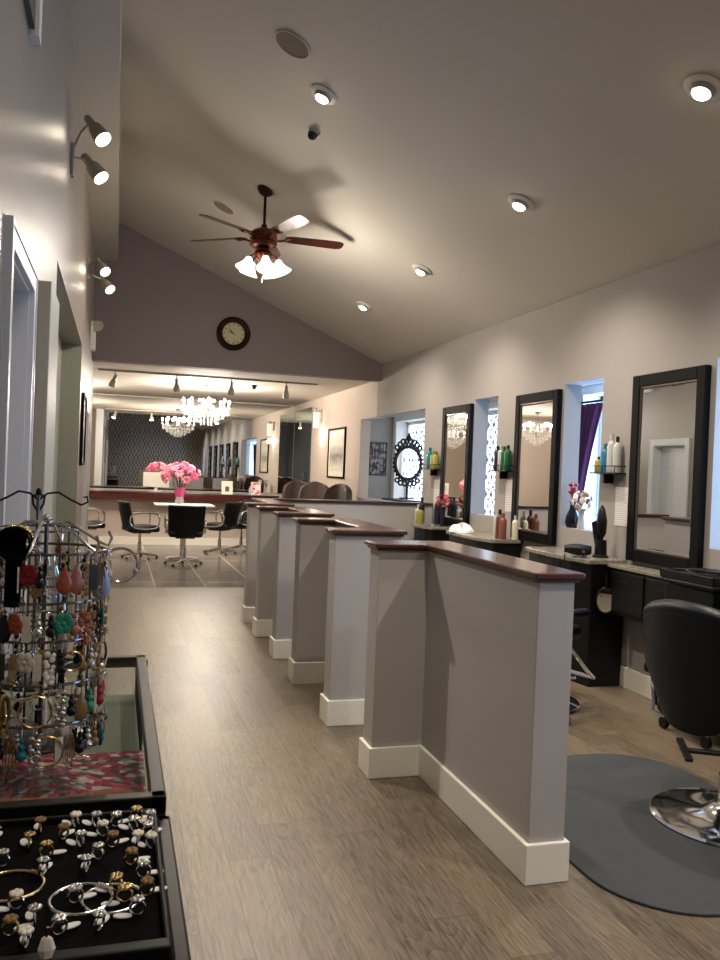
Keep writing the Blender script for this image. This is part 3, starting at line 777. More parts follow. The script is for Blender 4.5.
# ------------------------------------------------------------------ salon chairs
def arm_loop(sx):
    pts = []
    prof = [(.20, .0), (.23, .10), (.21, .19), (.10, .225), (-.06, .225), (-.19, .19), (-.22, .1), (-.19, .02), (-.1, -.02), (.08, -.03)]
    n = len(prof); out = []
    for i in range(n):      # Catmull-Rom
        p0, p1, p2, p3 = prof[i-1], prof[i], prof[(i+1) % n], prof[(i+2) % n]
        for q in range(4):
            s_ = q/4
            out.append(tuple(.5*((2*p1[j]) + (-p0[j]+p2[j])*s_ + (2*p0[j]-5*p1[j]+4*p2[j]-p3[j])*s_*s_ + (-p0[j]+3*p1[j]-3*p2[j]+p3[j])*s_**3) for j in (0, 1)))
    return [(sx*(.285+.0*z), y, .50+z) for y, z in out]
def styling_chair(label):
    """faces +y; base at origin"""
    t = thing('styling_chair', label, 'chair', (0, 0, 0), 0, 'black styling chairs around the reception table')
    s = MB(); s.box(-.25, -.24, .42, .25, .26, .52); s.build('seat', M['leather'], t, bevel=.04, bseg=4)
    def back(u, v):
        x = (u-.5)*(.50+.04*v); z = .46+.44*v; y = -.23-.10*v + .08*(abs(u-.5)*2)**2
        return Vector((x, y, z))
    b = MB(); b.grid(back, 12, 8); b.build('backrest', M['leather'], t, solid=.06, bevel=.02, bseg=3)
    for sx in (-1, 1): MB().tube(arm_loop(sx), .013, 8, closed=True).build('armrest', M['chrome'], t)
    MB().lathe([(0, .06), (.032, .06), (.032, .24), (.022, .245), (.022, .42), (0, .42)], (0, 0, 0), 18).build('column', M['chrome'], t)
    b = MB(); b.box(-.14, -.14, .395, .14, .14, .42); b.build('seat_plate', M['steel'], t, smooth=False)
    for i in range(5):
        a = 2*pi*i/5+.3
        l = MB().tube([(.02*cos(a), .02*sin(a), .075), (.15*cos(a), .15*sin(a), .055), (.29*cos(a), .29*sin(a), .03)], [.022, .018, .014], 8).build('leg', M['chrome'], t)
        MB().lathe([(0, 0), (.022, 0), (.024, .012), (.016, .022), (0, .022)], (.28*cos(a), .28*sin(a), 0), 12).build('glide', M['blackplastic'], l)
    return t
c0 = styling_chair('black styling chair with its back to the camera, in front of the white table')
c0.location = (1.03, 12.72, 0); c0.rotation_euler = (0, 0, 0)
dup(c0, (.40, 13.55, 0), R(-78), 'black styling chair with chrome loop arms, left of the white table, facing right')
dup(c0, (1.75, 14.35, 0), R(55), 'black styling chair behind and right of the white table, turned towards it')
dup(c0, (-.42, 14.15, 0), R(-80), 'black styling chair half hidden by the left wall end, under the counter edge')
dup(c0, (2.2, 14.9, 0), R(120), 'black styling chair farthest right, only its chrome foot showing past the partitions')

# big salon chair at right edge: faces the mirror (+x)
t = thing('hydraulic_chair', 'large black leather hydraulic salon chair at the right edge, its back to us', 'chair', (2.68, 3.06, .012), R(-79))
def hb(u, v):   # faces local +y, back at -y
    a = (u-.5)*2; z = .43+.51*v - .07*a*a*v + .13*abs(a)**3*(1-v)**2; wd = .20+.10*math.sin(min(1, v*1.25)*pi/2)
    return Vector((a*wd, -.27-.07*v+.13*a*a*(.5+.5*v), z))
MB().grid(hb, 20, 16).build('backrest', M['leather'], t, solid=.075, bevel=.03, bseg=4)
MB().tube([hb(i/20, 1.0)+Vector((0, 0, .012)) for i in range(21)], .04, 12).build('top_roll', M['leather'], t)
s = MB(); s.box(-.24, -.24, .43, .24, .26, .53); s.build('seat', M['leather'], t, bevel=.045, bseg=4)
for sx in (-1, 1):
    a = MB(); a.box(sx*.30-.035, -.22, .60, sx*.30+.035, .20, .655); ar = a.build('armrest', M['leather'], t, bevel=.02, bseg=3)
    MB().tube([(sx*.30, -.18, .60), (sx*.30, -.16, .43), (sx*.26, -.1, .40)], .014, 8).build('arm_strut', M['chrome'], ar)
MB().lathe([(0, .03), (.05, .03), (.05, .2), (.035, .205), (.035, .44), (0, .44)], (0, 0, 0), 20).build('pump_column', M['chrome'], t)
MB().lathe([(0, 0), (.33, 0), (.338, .006), (.33, .016), (.27, .026), (.12, .034), (.085, .06), (.06, .075), (0, .075)], (0, 0, 0), 56).build('round_base', M['chrome'], t)
MB().tube([(.05, .03, .16), (.2, .12, .18), (.26, .16, .2)], .011, 8).build('pump_lever', M['chrome'], t)
MB().tube([(-.16, .22, .36), (-.17, .38, .2), (-.17, .46, .14), (.17, .46, .14), (.17, .38, .2), (.16, .22, .36)], .014, 8).build('footrest', M['chrome'], t)
# second hydraulic chair, mostly hidden behind the near partition
t = dup(t, (2.70, 4.98, .012), R(-70), 'black hydraulic salon chair mostly hidden behind the near partition, by the nearest station')

# floor mats
def rounded(cx, cy, hx, hy, r, n=10):
    out = []
    for (sx, sy, a0) in ((1, 1, 0), (-1, 1, pi/2), (-1, -1, pi), (1, -1, 3*pi/2)):
        for i in range(n+1):
            a = a0 + pi/2*i/n; out.append((cx+sx*(hx-r)+r*cos(a), cy+sy*(hy-r)+r*sin(a)))
    return out
tag(MB().prism(rounded(2.33, 3.17, .57, .79, .36), 0, .012).build('floor_mat', M['mat'], smooth=False, bevel=.004), 'dark grey rounded anti-fatigue mat under the large black chair', 'mat', 'grey rubber mats')
tag(MB().prism(rounded(2.26, 4.85, .56, .52, .42), 0, .012).build('floor_mat', M['mat'], smooth=False, bevel=.004), 'grey rounded anti-fatigue mat behind the near partition, only its right end showing', 'mat', 'grey rubber mats')

t = thing('wall_drawer_unit', 'shallow black drawer unit with a stone ledge right under the nearest station mirror', 'drawer unit', (XR, 4.82, 0))
B(-.17, -.42, .55, 0, .42, .88).build('body', M['black'], t, smooth=False, bevel=.005)
B(-.185, -.44, .88, 0, .44, .905).build('ledge', M['granite'], t, smooth=False, bevel=.004)
for q in (-.21, .21):
    d = B(-.182, q-.195, .58, -.17, q+.195, .86).build('drawer', M['blackplastic'], t, smooth=False, bevel=.004)
    MB().tube([(-.182, q-.05, .8), (-.2, q-.045, .8), (-.2, q+.045, .8), (-.182, q+.05, .8)], .004, 6).build('handle', M['steel'], d)
# rolling trolley between chair and wall
t = thing('rolling_trolley', 'black rolling trolley with trays between the large chair and the right wall', 'trolley', (3.41, 4.14, 0), 0)
B(-.17, -.24, .90, .17, .24, .93).build('tray', M['blackplastic'], t, bevel=.01)
k = MB(); k.box(-.17, -.24, .93, -.158, .24, .98); k.box(.158, -.24, .93, .17, .24, .98); k.box(-.17, -.24, .93, .17, -.228, .98); k.box(-.17, .228, .93, .17, .24, .98); k.build('tray_rim', M['blackplastic'], t, bevel=.004)
B(-.15, -.21, .12, .15, .21, .90).build('body', M['black'], t, bevel=.01)
for z in (.24, .4, .56, .72, .83)[:4]:
    d = B(-.165, -.2, z-.07, -.15, .2, z+.07).build('drawer', M['blackplastic'], t, bevel=.005)
    MB().tube([(-.165, -.07, z+.03), (-.18, -.06, z+.03), (-.18, .06, z+.03), (-.165, .07, z+.03)], .005, 6).build('handle', M['steel'], d)
for sx in (-1, 1):
    for sy in (-1, 1):
        c = MB(); c.lathe([(0, -.014), (.034, -.014), (.036, 0), (.034, .014), (0, .014)], (sx*.13, sy*.19, .036), 18, Matrix.Rotation(pi/2, 4, 'Y'))
        c = c.build('caster', M['blackplastic'], t)
        MB().tube([(sx*.13, sy*.19, .05), (sx*.13+.01, sy*.19, .12)], .012, 8).build('fork', M['chrome'], c)
t2 = thing('coiled_cords', 'tangle of black cords and clippers in the top tray of the trolley', 'cords', (3.41, 4.14, .931), 0)
k = MB(); rnd = random.Random(9)
pts = [(.10*cos(i*.55)*(1+.25*sin(i*.31)), .17*sin(i*.55*.9+.4), .012+.02*(1+sin(i*.37))) for i in range(60)]
k.tube(pts, .007, 7).build('cord', M['blackplastic'], t2)
k = MB(); k.box(-.03, -.15, .03, .03, .0, .075); k.build('clipper', M['blackplastic'], t2, bevel=.012)
t = thing('floor_stand_foot', 'black flat T-shaped foot bar lying on the floor beside the trolley', 'stand', (3.12, 3.93, 0), R(-30))
MB().box(-.02, -.18, .0, .02, .2, .02).build('bar', M['blackplastic'], t, bevel=.005)
MB().box(.02, -.02, .0, .22, .02, .02).build('cross_bar', M['blackplastic'], t, bevel=.005)
# dark brown high-back chairs behind the low cross wall
def dryer_chair(label):
    t = thing('high_back_chair', label, 'chair', (0, 0, 0), 0, 'dark brown high-back chairs behind the low wall')
    def hb(u, v):
        a = (u-.5)*2; vv = v; z = .5+.80*vv-.10*a*a*(vv**4)
        return Vector((a*(.27-.04*vv**6), -.25-.12*vv+.09*a*a, z))
    MB().grid(hb, 14, 14).build('backrest', M['brownleather'], t, solid=.1, bevel=.04, bseg=4)
    MB().box(-.28, -.25, .36, .28, .3, .5).build('seat', M['brownleather'], t, bevel=.05, bseg=4)
    for sx in (-1, 1): MB().box(sx*.32-.05, -.24, .05, sx*.32+.05, .26, .64).build('armrest', M['brownleather'], t, bevel=.04, bseg=3)
    MB().box(-.3, -.22, 0, .3, .24, .36).build('base', M['blackplastic'], t, bevel=.01)
    return t
d0 = dryer_chair('leftmost dark brown high-back chair behind the low cross wall')
d0.location = (3.12, 14.55, 0); d0.rotation_euler = (0, 0, R(165))
dup(d0, (3.12, 13.55, 0), R(150), 'smaller-looking middle dark brown high-back chair behind the low cross wall')
dup(d0, (3.10, 12.35, 0), R(125), 'rightmost dark brown high-back chair, below the large framed print')

# ------------------------------------------------------------------ reception counter
t = thing('reception_counter', 'long reception counter with a dark red wood edge and a pale front', 'counter', (1.2, 15.75, 0))
B(-1.75, 0, 0, 1.7, .6, .86).build('front_panel', M['backwall'], t, smooth=False)
B(-1.75, -.02, 0, 1.7, 0, .14).build('plinth', M['trim'], t, smooth=False)
B(-1.85, -.22, .84, 1.78, .62, .955).build('wood_edge', M['apron'], t, smooth=False, bevel=.01)
B(-1.86, -.23, .955, 1.79, .62, .972).build('counter_top', M['darkcap'], t, smooth=False, bevel=.004)
ZC = .973
t = thing('computer_monitor', 'back of a white computer monitor on the counter, left of the pink flowers', 'monitor', (.74, 16.15, ZC))
B(-.24, -.02, .08, .24, .02, .36).build('screen_housing', M['tablewhite'], t, bevel=.01)
MB().box(-.03, 0, 0, .03, .03, .12).box(-.11, -.07, 0, .11, .09, .012).build('stand', M['tablewhite'], t, bevel=.004)
def cardstand(loc, w_, h_, m, label):
    t = thing('card_stand', label, 'sign', loc)
    mt = Matrix.Rotation(R(-10), 4, 'X')
    B(-w_/2, -.004, 0, w_/2, .004, h_, mtx=mt).build('card', m, t, smooth=False)
    B(-w_/2-.01, .002, .0, w_/2+.01, .012, h_+.01, mtx=mt).build('holder', M['tablewhite'], t, smooth=False)
    B(-w_/2, -.03, 0, w_/2, .06, .008).build('foot', M['tablewhite'], t, smooth=False)
    return t
cardstand((2.02, 15.65, ZC), .19, .24, M['card'], 'small upright card with a dark portrait on the counter, left end of the brown chairs')
cardstand((2.58, 15.75, ZC), .17, .24, M['pinkcard'], 'small upright card with pink picture on the right part of the counter')
for i, (x, lb) in enumerate(((2.68, 'left one of two chrome tulip-shaped glasses on the right part of the counter'), (2.80, 'right one of two chrome tulip-shaped glasses on the right part of the counter'))):
    t = thing('stemmed_glass', lb, 'glass', (x, 15.9, ZC), 0, 'tulip glasses on the counter')
    MB().lathe([(0, 0), (.035, 0), (.035, .006), (.006, .012), (.005, .14), (.03, .18), (.04, .24), (.032, .29), (.03, .29), (.036, .24), (.026, .185), (0, .15)], (0, 0, 0), 18).build('glass_body', M['silver'], t)
bottle((2.50, 15.95, ZC), .16, .03, M['bottle_white'], M['bottle_white'], 'small white bottle between the two cards on the counter', 'bottles on the counter')
# white table with papers and bouquet
t = thing('white_table', 'white-topped pedestal table with papers in the middle of the styling chairs', 'table', (1.06, 13.5, 0))
B(-.46, -.32, .84, .46, .32, .868).build('tabletop', M['tablewhite'], t, smooth=False, bevel=.008)
MB().lathe([(0, .02), (.04, .02), (.035, .5), (.05, .84), (0, .84)], (0, 0, 0), 18).build('pedestal', M['chrome'], t)
MB().lathe([(0, 0), (.26, 0), (.25, .015), (.04, .04), (0, .04)], (0, 0, 0), 30).build('base', M['chrome'], t)
for i, (x, y, rz, lb) in enumerate(((.82, 13.4, .2, 'white magazine lying on the left half of the white table'), (1.34, 13.5, -.25, 'open white magazine lying on the right half of the white table'), (1.12, 13.3, .1, 'thin white leaflet at the near edge of the white table'))):
    o = B(-.14, -.1, 0, .14, .1, .008).build('magazine', M['tag'], smooth=False); o.location = (x, y, .869); o.rotation_euler = (0, 0, rz)
    tag(o, lb, 'magazine', 'papers on the white table')

def bouquet(loc, sc, label, seed, mats, nf=26):
    rnd = random.Random(seed)
    t = thing('flower_bouquet', label, 'flowers', loc)
    MB().lathe([(0, 0), (.055*sc, 0), (.06*sc, .02), (.045*sc, .1*sc), (.065*sc, .2*sc), (.058*sc, .2*sc), (.04*sc, .1*sc), (0, .02)], (0, 0, 0), 20).build('vase', M['lightgrey'], t)
    MB().lathe([(.060*sc, .09*sc), (.062*sc, .12*sc), (.082*sc, .21*sc), (.07*sc, .215*sc), (.048*sc, .11*sc)], (0, 0, 0), 12).build('pink_wrap', M['pinkglass'], t)
    k = MB()
    for i in range(40):
        a = rnd.random()*2*pi; e = rnd.random()*.9; r = (.2+.06*rnd.random())*sc
        p = Vector((cos(a)*sin(e), sin(a)*sin(e), cos(e)))*r + Vector((0, 0, .24*sc)); d = Vector((cos(a), sin(a), rnd.uniform(-.6, .6))).normalized()
        q = d.cross(Vector((0, 0, 1))).normalized()*.016*sc
        v = [k.bm.verts.new(x) for x in (p, p+d*.05*sc+q, p+d*.11*sc, p+d*.05*sc-q)]; k.bm.faces.new(v)
        if i < 20: k.tube([(0, 0, .12*sc), tuple(p)], .003*sc, 4)
    k.build('foliage', M['leaf'], t)
    for i in range(nf):
        zz = 1-1.35*(i+.5)/nf; ph = i*2.399; rr = math.sqrt(max(0, 1-zz*zz)); n_ = Vector((rr*cos(ph), rr*sin(ph), zz))
        c_ = Vector((n_.x*.235, n_.y*.235, n_.z*.17))*sc*rnd.uniform(.88, 1.1) + Vector((0, 0, .36*sc))
        R_ = n_.to_track_quat('Z', 'Y').to_matrix().to_4x4()
        k = MB()
        for lay, (cnt, ra, tl) in enumerate(((6, .034, .25), (5, .02, .7))):
            for q in range(cnt):
                a = 2*pi*q/cnt+lay*.5
                mm = R_ @ Matrix.Rotation(a, 4, 'Z') @ Matrix.Translation((ra*sc, 0, .008*lay*sc)) @ Matrix.Rotation(-tl, 4, 'Y')
                k.ball((0, 0, 0), .026*sc, 1, .8, .25, 7, 5, Matrix.Translation(c_) @ mm)
        k.ball(tuple(c_), .014*sc, 1, 1, 1, 6, 5)
        k.build('flower', mats[i % len(mats)], t)
    return t
bouquet((1.0, 13.62, .869), 1.22, 'large bouquet of pink flowers in a pink-wrapped vase on the white table', 1, [M['petal'], M['petal'], M['petal2'], M['petal']])
flowerball((3.47, 8.50, ZT), .07, [M['petal2'], M['coral']], 12, 'red and coral flower ball in a dark vase before the farthest station mirror', .22, M['bottle_dark'])

# ------------------------------------------------------------------ ceiling fan
FX, FY = 1.24, 7.68
t = thing('ceiling_fan', 'dark wood five-blade ceiling fan with lit frosted glass shades', 'ceiling fan', (FX, FY, zc(FX)))
zt = zc(FX)
L_ = lambda z: z-zt
tilt = Matrix.Rotation(math.atan(SL), 4, 'Y')
MB().lathe([(0, 0), (.075, 0), (.08, -.012), (.06, -.04), (.03, -.06), (0, -.06)], (0, 0, -.002), 28, tilt).build('canopy', M['bronze'], t)
MB().tube([(0, 0, -.03), (0, 0, L_(3.70))], .013, 12).build('down_rod', M['bronze'], t)
MB().lathe([(0, .17), (.025, .17), (.03, .14), (.09, .12), (.125, .09), (.13, .05), (.12, .02), (.13, 0), (.12, -.03), (.08, -.05), (0, -.05)], (0, 0, L_(3.58)), 36).build('motor_housing', M['copper'], t)
for i, a_ in enumerate((0, -72, -144, 144, 72)):
    a = R(a_)
    Rz = Matrix.Translation((0, 0, L_(3.64))) @ Matrix.Rotation(a, 4, 'Z')
    pitchm = Rz @ Matrix.Rotation(R(-13), 4, 'X')
    k = MB(); out = []
    for (x, w_) in ((.2, .05), (.25, .062), (.5, .07), (.70, .073), (.745, .06), (.76, .03)): out.append((x, w_))
    poly = [(x, -w_) for x, w_ in out] + [(x, w_) for x, w_ in reversed(out)]
    k.prism(poly, -.004, .004)
    for v in k.bm.verts: v.co = pitchm @ v.co
    bl = k.build('blade', M['fanwood'], t, smooth=False, bevel=.003)
    k = MB(); k.tube([(.10, 0, -.025), (.15, 0, -.03), (.2, 0, -.012), (.27, 0, -.008)], [.014, .011, .012, .02], 8)
    for s_ in (-1, 1): k.tube([(.2, 0, -.012), (.24, s_*.03, -.01), (.28, s_*.035, -.008)], .008, 6)
    for v in k.bm.verts: v.co = pitchm @ v.co
    k.build('blade_bracket', M['copper'], bl)
MB().lathe([(0, 0), (.07, 0), (.085, -.03), (.07, -.07), (.04, -.10), (.02, -.13), (0, -.14)], (0, 0, L_(3.51)), 28).build('light_kit_hub', M['copper'], t)
fan_bulbs = []
for i in range(5):
    a = R(54+72*i)
    Rz = Matrix.Translation((0, 0, L_(3.44))) @ Matrix.Rotation(a, 4, 'Z')
    k = MB(); k.tube([(.04, 0, 0), (.09, 0, .025), (.13, 0, .0), (.135, 0, -.02)], .009, 8)
    for v in k.bm.verts: v.co = Rz @ v.co
    arm = k.build('lamp_arm', M['copper'], t)
    k = MB(); k.lathe([(.018, 0), (.03, -.012), (.036, -.04), (.05, -.075), (.075, -.11), (.088, -.125), (.084, -.127), (.07, -.112), (.045, -.076), (.03, -.04), (.014, -.006)], (0, 0, 0), 24, Rz @ Matrix.Translation((.135, 0, -.015)) @ Matrix.Rotation(R(-24), 4, 'Y'), closed=True)
    k.build('glass_shade', M['shade'], arm)
    p = Rz @ Matrix.Translation((.135, 0, -.015)) @ Matrix.Rotation(R(-24), 4, 'Y') @ Vector((0, 0, -.075))
    k = MB(); k.ball(tuple(p), .026, 1, 1, 1.25, 12, 8); k.build('bulb', M['bulb'], arm)
    fan_bulbs.append(Vector((FX, FY, zt)) + (Rz @ Matrix.Translation((.135, 0, -.015)) @ Matrix.Rotation(R(-24), 4, 'Y') @ Vector((0, 0, -.16))))
MB().tube([(.0, 0, L_(3.38)), (.0, 0, L_(3.22))], .0015, 4).build('pull_chain', M['gold'], t)

# clock
t = thing('wall_clock', 'round wall clock with a dark frame and aged cream dial on the mauve gable wall', 'clock', (1.475, YG, 3.31))
mx_ = Matrix.Rotation(pi/2, 4, 'X')
MB().lathe([(.150, 0), (.225, 0), (.232, .015), (.225, .04), (.2, .05), (.175, .042), (.152, .03), (.150, .01)], (0, 0, 0), 48, mx_, closed=True).build('frame', M['bronze'], t)
MB().lathe([(0, 0), (.155, 0), (.155, .014), (0, .014)], (0, 0, 0), 40, mx_).build('dial', M['dial'], t)
for i in range(12):
    a = i*pi/6; m_ = Matrix.Rotation(a, 4, 'Y'); B(-.005, -.0165, .115, .005, -.0138, .142, mtx=m_).build('hour_mark', M['bronze'], t, smooth=False)
B(-.004, -.019, -.02, .004, -.016, .105, mtx=Matrix.Rotation(R(-42), 4, 'Y')).build('minute_hand', M['black'], t, smooth=False)
B(-.006, -.022, -.02, .006, -.0195, .07, mtx=Matrix.Rotation(R(-62), 4, 'Y')).build('hour_hand', M['black'], t, smooth=False)

# ------------------------------------------------------------------ ceiling fixtures
tiltc = Matrix.Rotation(math.atan(SL), 4, 'Y')
def on_ceiling(x): return zc(x)
down = []
def downlight(x, y, label):
    t = thing('recessed_light', label, 'ceiling light', (x, y, on_ceiling(x)-.001), 0, 'recessed eyeball spotlights in the sloping ceiling')
    MB().lathe([(.06, .0), (.098, .0), (.1, -.006), (.09, -.014), (.065, -.016), (.06, -.008)], (0, 0, 0), 32, tiltc, closed=True).build('trim_ring', M['white'], t)
    MB().lathe([(.064, .0), (.062, -.02), (.05, -.038), (.046, -.038), (.046, -.01)], (0, 0, 0), 24, tiltc, closed=True).build('eyeball', M['lightgrey'], t)
    MB().lathe([(0, -.03), (.045, -.03), (.04, -.046), (.02, -.055), (0, -.057)], (0, 0, 0), 24, tiltc).build('bulb', M['bulb'], t)
    down.append((x, y, on_ceiling(x)-.09))
downlight(1.272, 5.556, 'recessed spotlight left of the black dome camera, near the ceiling speaker')
downlight(2.698, 3.468, 'recessed spotlight nearest the top right corner of the photo')
downlight(2.688, 5.365, 'recessed spotlight in the middle of the right ceiling row')
downlight(2.717, 7.427, 'recessed spotlight third along the right ceiling row, right of the fan')
downlight(2.711, 9.327, 'farthest recessed spotlight, just before the mauve gable wall')
downlight(1.272, 2.6, 'recessed spotlight above the camera, out of the photo')
downlight(.45, 2.5, 'added unseen recessed spotlight above the near end of the aisle, lighting the partition')  # added fill lamp out of view, lifts the aisle side of the near partition
downlight(.45, .6, 'added unseen recessed spotlight above the jewellery case, brightening the earring rack')  # extra lamp added overhead to brighten rack and ring tray
downlight(1.272, -1.2, 'added unseen recessed spotlight behind the camera, brightening the damask wall')  # added unseen lamp so the wallpaper reads bright in the end mirror
downlight(2.70, -1.0, 'added unseen recessed spotlight behind the camera on the right, brightening the front end')  # second lamp added behind the camera to light the front end
downlight(2.70, 1.5, 'recessed spotlight over the near stations, out of the photo')
def disc(name, x, y, r, label, m, cat):
    t = thing(name, label, cat, (x, y, on_ceiling(x)-.001), 0, 'round ceiling speakers')
    MB().lathe([(r*.9, 0), (r, 0), (r, -.008), (r*.93, -.012), (r*.9, -.008)], (0, 0, 0), 40, tiltc, closed=True).build('rim', M['ceil'], t)
    MB().lathe([(0, -.001), (r*.91, -.001), (r*.91, -.006), (0, -.008)], (0, 0, 0), 40, tiltc).build('grille', m, t)
disc('ceiling_speaker', .98, 5.22, .125, 'round ceiling speaker nearest the camera, at the top of the photo', M['grille'], 'speaker')
disc('ceiling_speaker', .98, 8.73, .125, 'round ceiling speaker behind the fan canopy, farther one of the two', M['grille'], 'speaker')
t = thing('dome_camera', 'small black dome security camera on the sloping ceiling', 'camera', (1.338, 6.134, on_ceiling(1.338)-.001))
MB().lathe([(0, 0), (.045, 0), (.047, -.015), (0, -.015)], (0, 0, 0), 24, tiltc).build('base', M['lightgrey'], t)
MB().lathe([(0, -.01), (.038, -.015), (.038, -.03), (.03, -.05), (.014, -.062), (0, -.065)], (0, 0, 0), 24, tiltc).build('dome', M['jet'], t)
t = thing('dome_camera', 'small black dome camera on the flat ceiling of the back room', 'camera', (2.13, 13.6, 2.85))
MB().lathe([(0, 0), (.05, 0), (.05, -.015), (0, -.015)], (0, 0, 0), 20).build('base', M['blackplastic'], t)
MB().lathe([(0, -.014), (.042, -.014), (.036, -.05), (.016, -.068), (0, -.07)], (0, 0, 0), 20).build('dome', M['jet'], t)

# track lights
def spot_head(parent, piv, aim, mhead, length=.13, r=.035):
    """bell-shaped lamp head hung from piv, aimed along aim"""
    q = Vector(aim).to_track_quat('Z', 'Y').to_matrix().to_4x4()
    h = MB().lathe([(0, -.05), (.022, -.05), (.027, -.02), (.027, .02), (r, .05), (r*1.25, length*.75), (r*1.3, length), (r*1.2, length), (r*1.1, length*.75), (0, length*.6)], tuple(piv), 20, q).build('lamp_head', mhead, parent)
    MB().lathe([(0, length*.7), (r*1.05, length*.7), (r*1.12, length*.9), (r*.5, length*.97), (0, length*.98)], tuple(piv), 18, q).build('bulb', M['bulb'], h)
    return h
t = thing('track_light_rail', 'white ceiling track with four white spotlight heads before the big mirror', 'track light', (1.25, 12.75, 2.85))
B(-1.55, -.018, -.022, 1.75, .018, 0).build('rail', M['spotmetal'], t, smooth=False, bevel=.003)
track = []
for x, aim in ((-1.31, (-.35, .35, -1)), (-.42, (.05, .4, -1)), (.40, (0, .35, -1)), (1.25, (.05, .3, -1))):
    st = MB().tube([(x, 0, -.02), (x, 0, -.09)], .010, 8).build('stem', M['spotmetal'], t)
    spot_head(st, (x, 0, -.115), aim, M['spotmetal'], .14, .04)
    track.append((Vector((1.25+x, 12.75, 2.73)), Vector(aim)))
def wall_spots(y, z, heads, label):
    t = thing('wall_spotlight', label, 'wall lamp', (XL, y, z), 0, 'twin white spotlights high on the left wall')
    B(0, -.045, -.10, .02, .045, .10).build('back_plate', M['spotmetal'], t, bevel=.004)
    out = []
    for (dx, dy, dz, aim) in heads:
        a_ = MB().tube([(.015, 0, dz*.4), (dx*.5, dy*.5, dz*.8), (dx, dy, dz)], .008, 8).build('arm', M['spotmetal'], t)
        spot_head(a_, (dx, dy, dz), aim, M['spotmetal'], .16, .043)
        out.append((Vector((XL+dx, y+dy, z+dz)), Vector(aim)))
    return out
wspots = wall_spots(5.75, 3.45, [(.12, -.15, .20, (.55, -.45, -.8)), (.10, .12, .05, (.6, -.35, -.8))], 'twin white spotlights high on the left wall nearest the camera')
wspots += wall_spots(9.0, 3.47, [(.11, -.05, .06, (.45, -.6, -.7)), (.15, .1, -.08, (.5, -.5, -.7))], 'twin white spotlights high on the left wall near the gable')
t = thing('emergency_light', 'white round twin emergency lamp on the far left wall below the spotlights', 'emergency light', (XL, 10.6, 3.13))
B(0, -.05, -.08, .03, .05, .06).build('box', M['white'], t, bevel=.006)
MB().lathe([(0, -.03), (.05, -.03), (.065, .02), (.07, .03), (.058, .03), (0, .02)], (.07, 0, .02), 20, Matrix.Rotation(R(120), 4, 'X') @ Matrix.Rotation(R(20), 4, 'Y')).build('lamp', M['spotmetal'], t)
t = thing('wall_box', 'slim white box on the left wall under the emergency lamp', 'box', (XL, 10.6, 2.84))
B(0, -.08, 0, .06, .08, .22).build('box_body', M['white'], t, bevel=.006)

# chandeliers
def chandelier(loc, label, sc=1.0):
    t = thing('crystal_chandelier', label, 'chandelier', loc, 0, 'crystal chandeliers in the back room')
    MB().lathe([(0, 0), (.07, 0), (.06, -.03), (.012, -.05), (0, -.05)], (0, 0, 0), 20).build('ceiling_rose', M['chrome'], t)
    MB().tube([(0, 0, -.04), (0, 0, -.30)], .006, 8).build('stem', M['chrome'], t)
    MB().lathe([(0, .0), (.03, -.02), (.02, -.1), (.05, -.16), (.02, -.24), (.03, -.3), (0, -.33)], (0, 0, -.25), 16).build('body', M['chrome'], t)
    for i in range(8):
        a = 2*pi*i/8; c_, s_ = cos(a), sin(a)
        arm = MB().tube([(.02*c_, .02*s_, -.45), (.12*c_*sc, .12*s_*sc, -.5), (.24*c_*sc, .24*s_*sc, -.46), (.29*c_*sc, .29*s_*sc, -.38)], .007, 7).build('arm', M['chrome'], t)
        MB().lathe([(0, -.39), (.035, -.38), (.03, -.37), (.012, -.36), (.012, -.30), (0, -.30)], (.29*c_*sc, .29*s_*sc, 0), 12).build('candle_cup', M['white'], arm)
        MB().ball((.29*c_*sc, .29*s_*sc, -.27), .02, 1, 1, 1.7, 10, 8).build('bulb', M['bulbc'], arm)
    k = MB()
    for ring, (r, z0, n, drop) in enumerate(((.10, -.24, 12, 2), (.29, -.40, 32, 4), (.22, -.47, 26, 4), (.14, -.53, 18, 4), (.07, -.58, 10, 4))):
        for i in range(n):
            a = 2*pi*i/n+ring*.3
            for d in range(drop):
                c_ = (r*sc*cos(a), r*sc*sin(a), z0-.03*d); q = .010 if d < drop-1 else .014
                k.lathe([(0, q*1.3), (q, 0), (0, -q*1.3)], c_, 5)
    for i in range(8):
        a = 2*pi*i/8
        for j in range(9):
            s_ = j/8; r = .03+s_*.24; z = -.28-.12*s_-.06*sin(pi*s_)
            k.lathe([(0, .011), (.009, 0), (0, -.011)], (r*cos(a)*sc, r*sin(a)*sc, z), 5)
    o = k.build('crystal_drops', M['crystal'], t, smooth=False); o['kind'] = 'stuff'
    return t
CH = [(1.42, 14.1), (-1.0, 15.2)]
chandelier((CH[0][0], CH[0][1], 2.849), 'lit crystal chandelier hanging before the far wall mirror', 1.3)
chandelier((CH[1][0], CH[1][1], 2.849), 'second crystal chandelier in the left back room, seen only in a station mirror', 1.0)

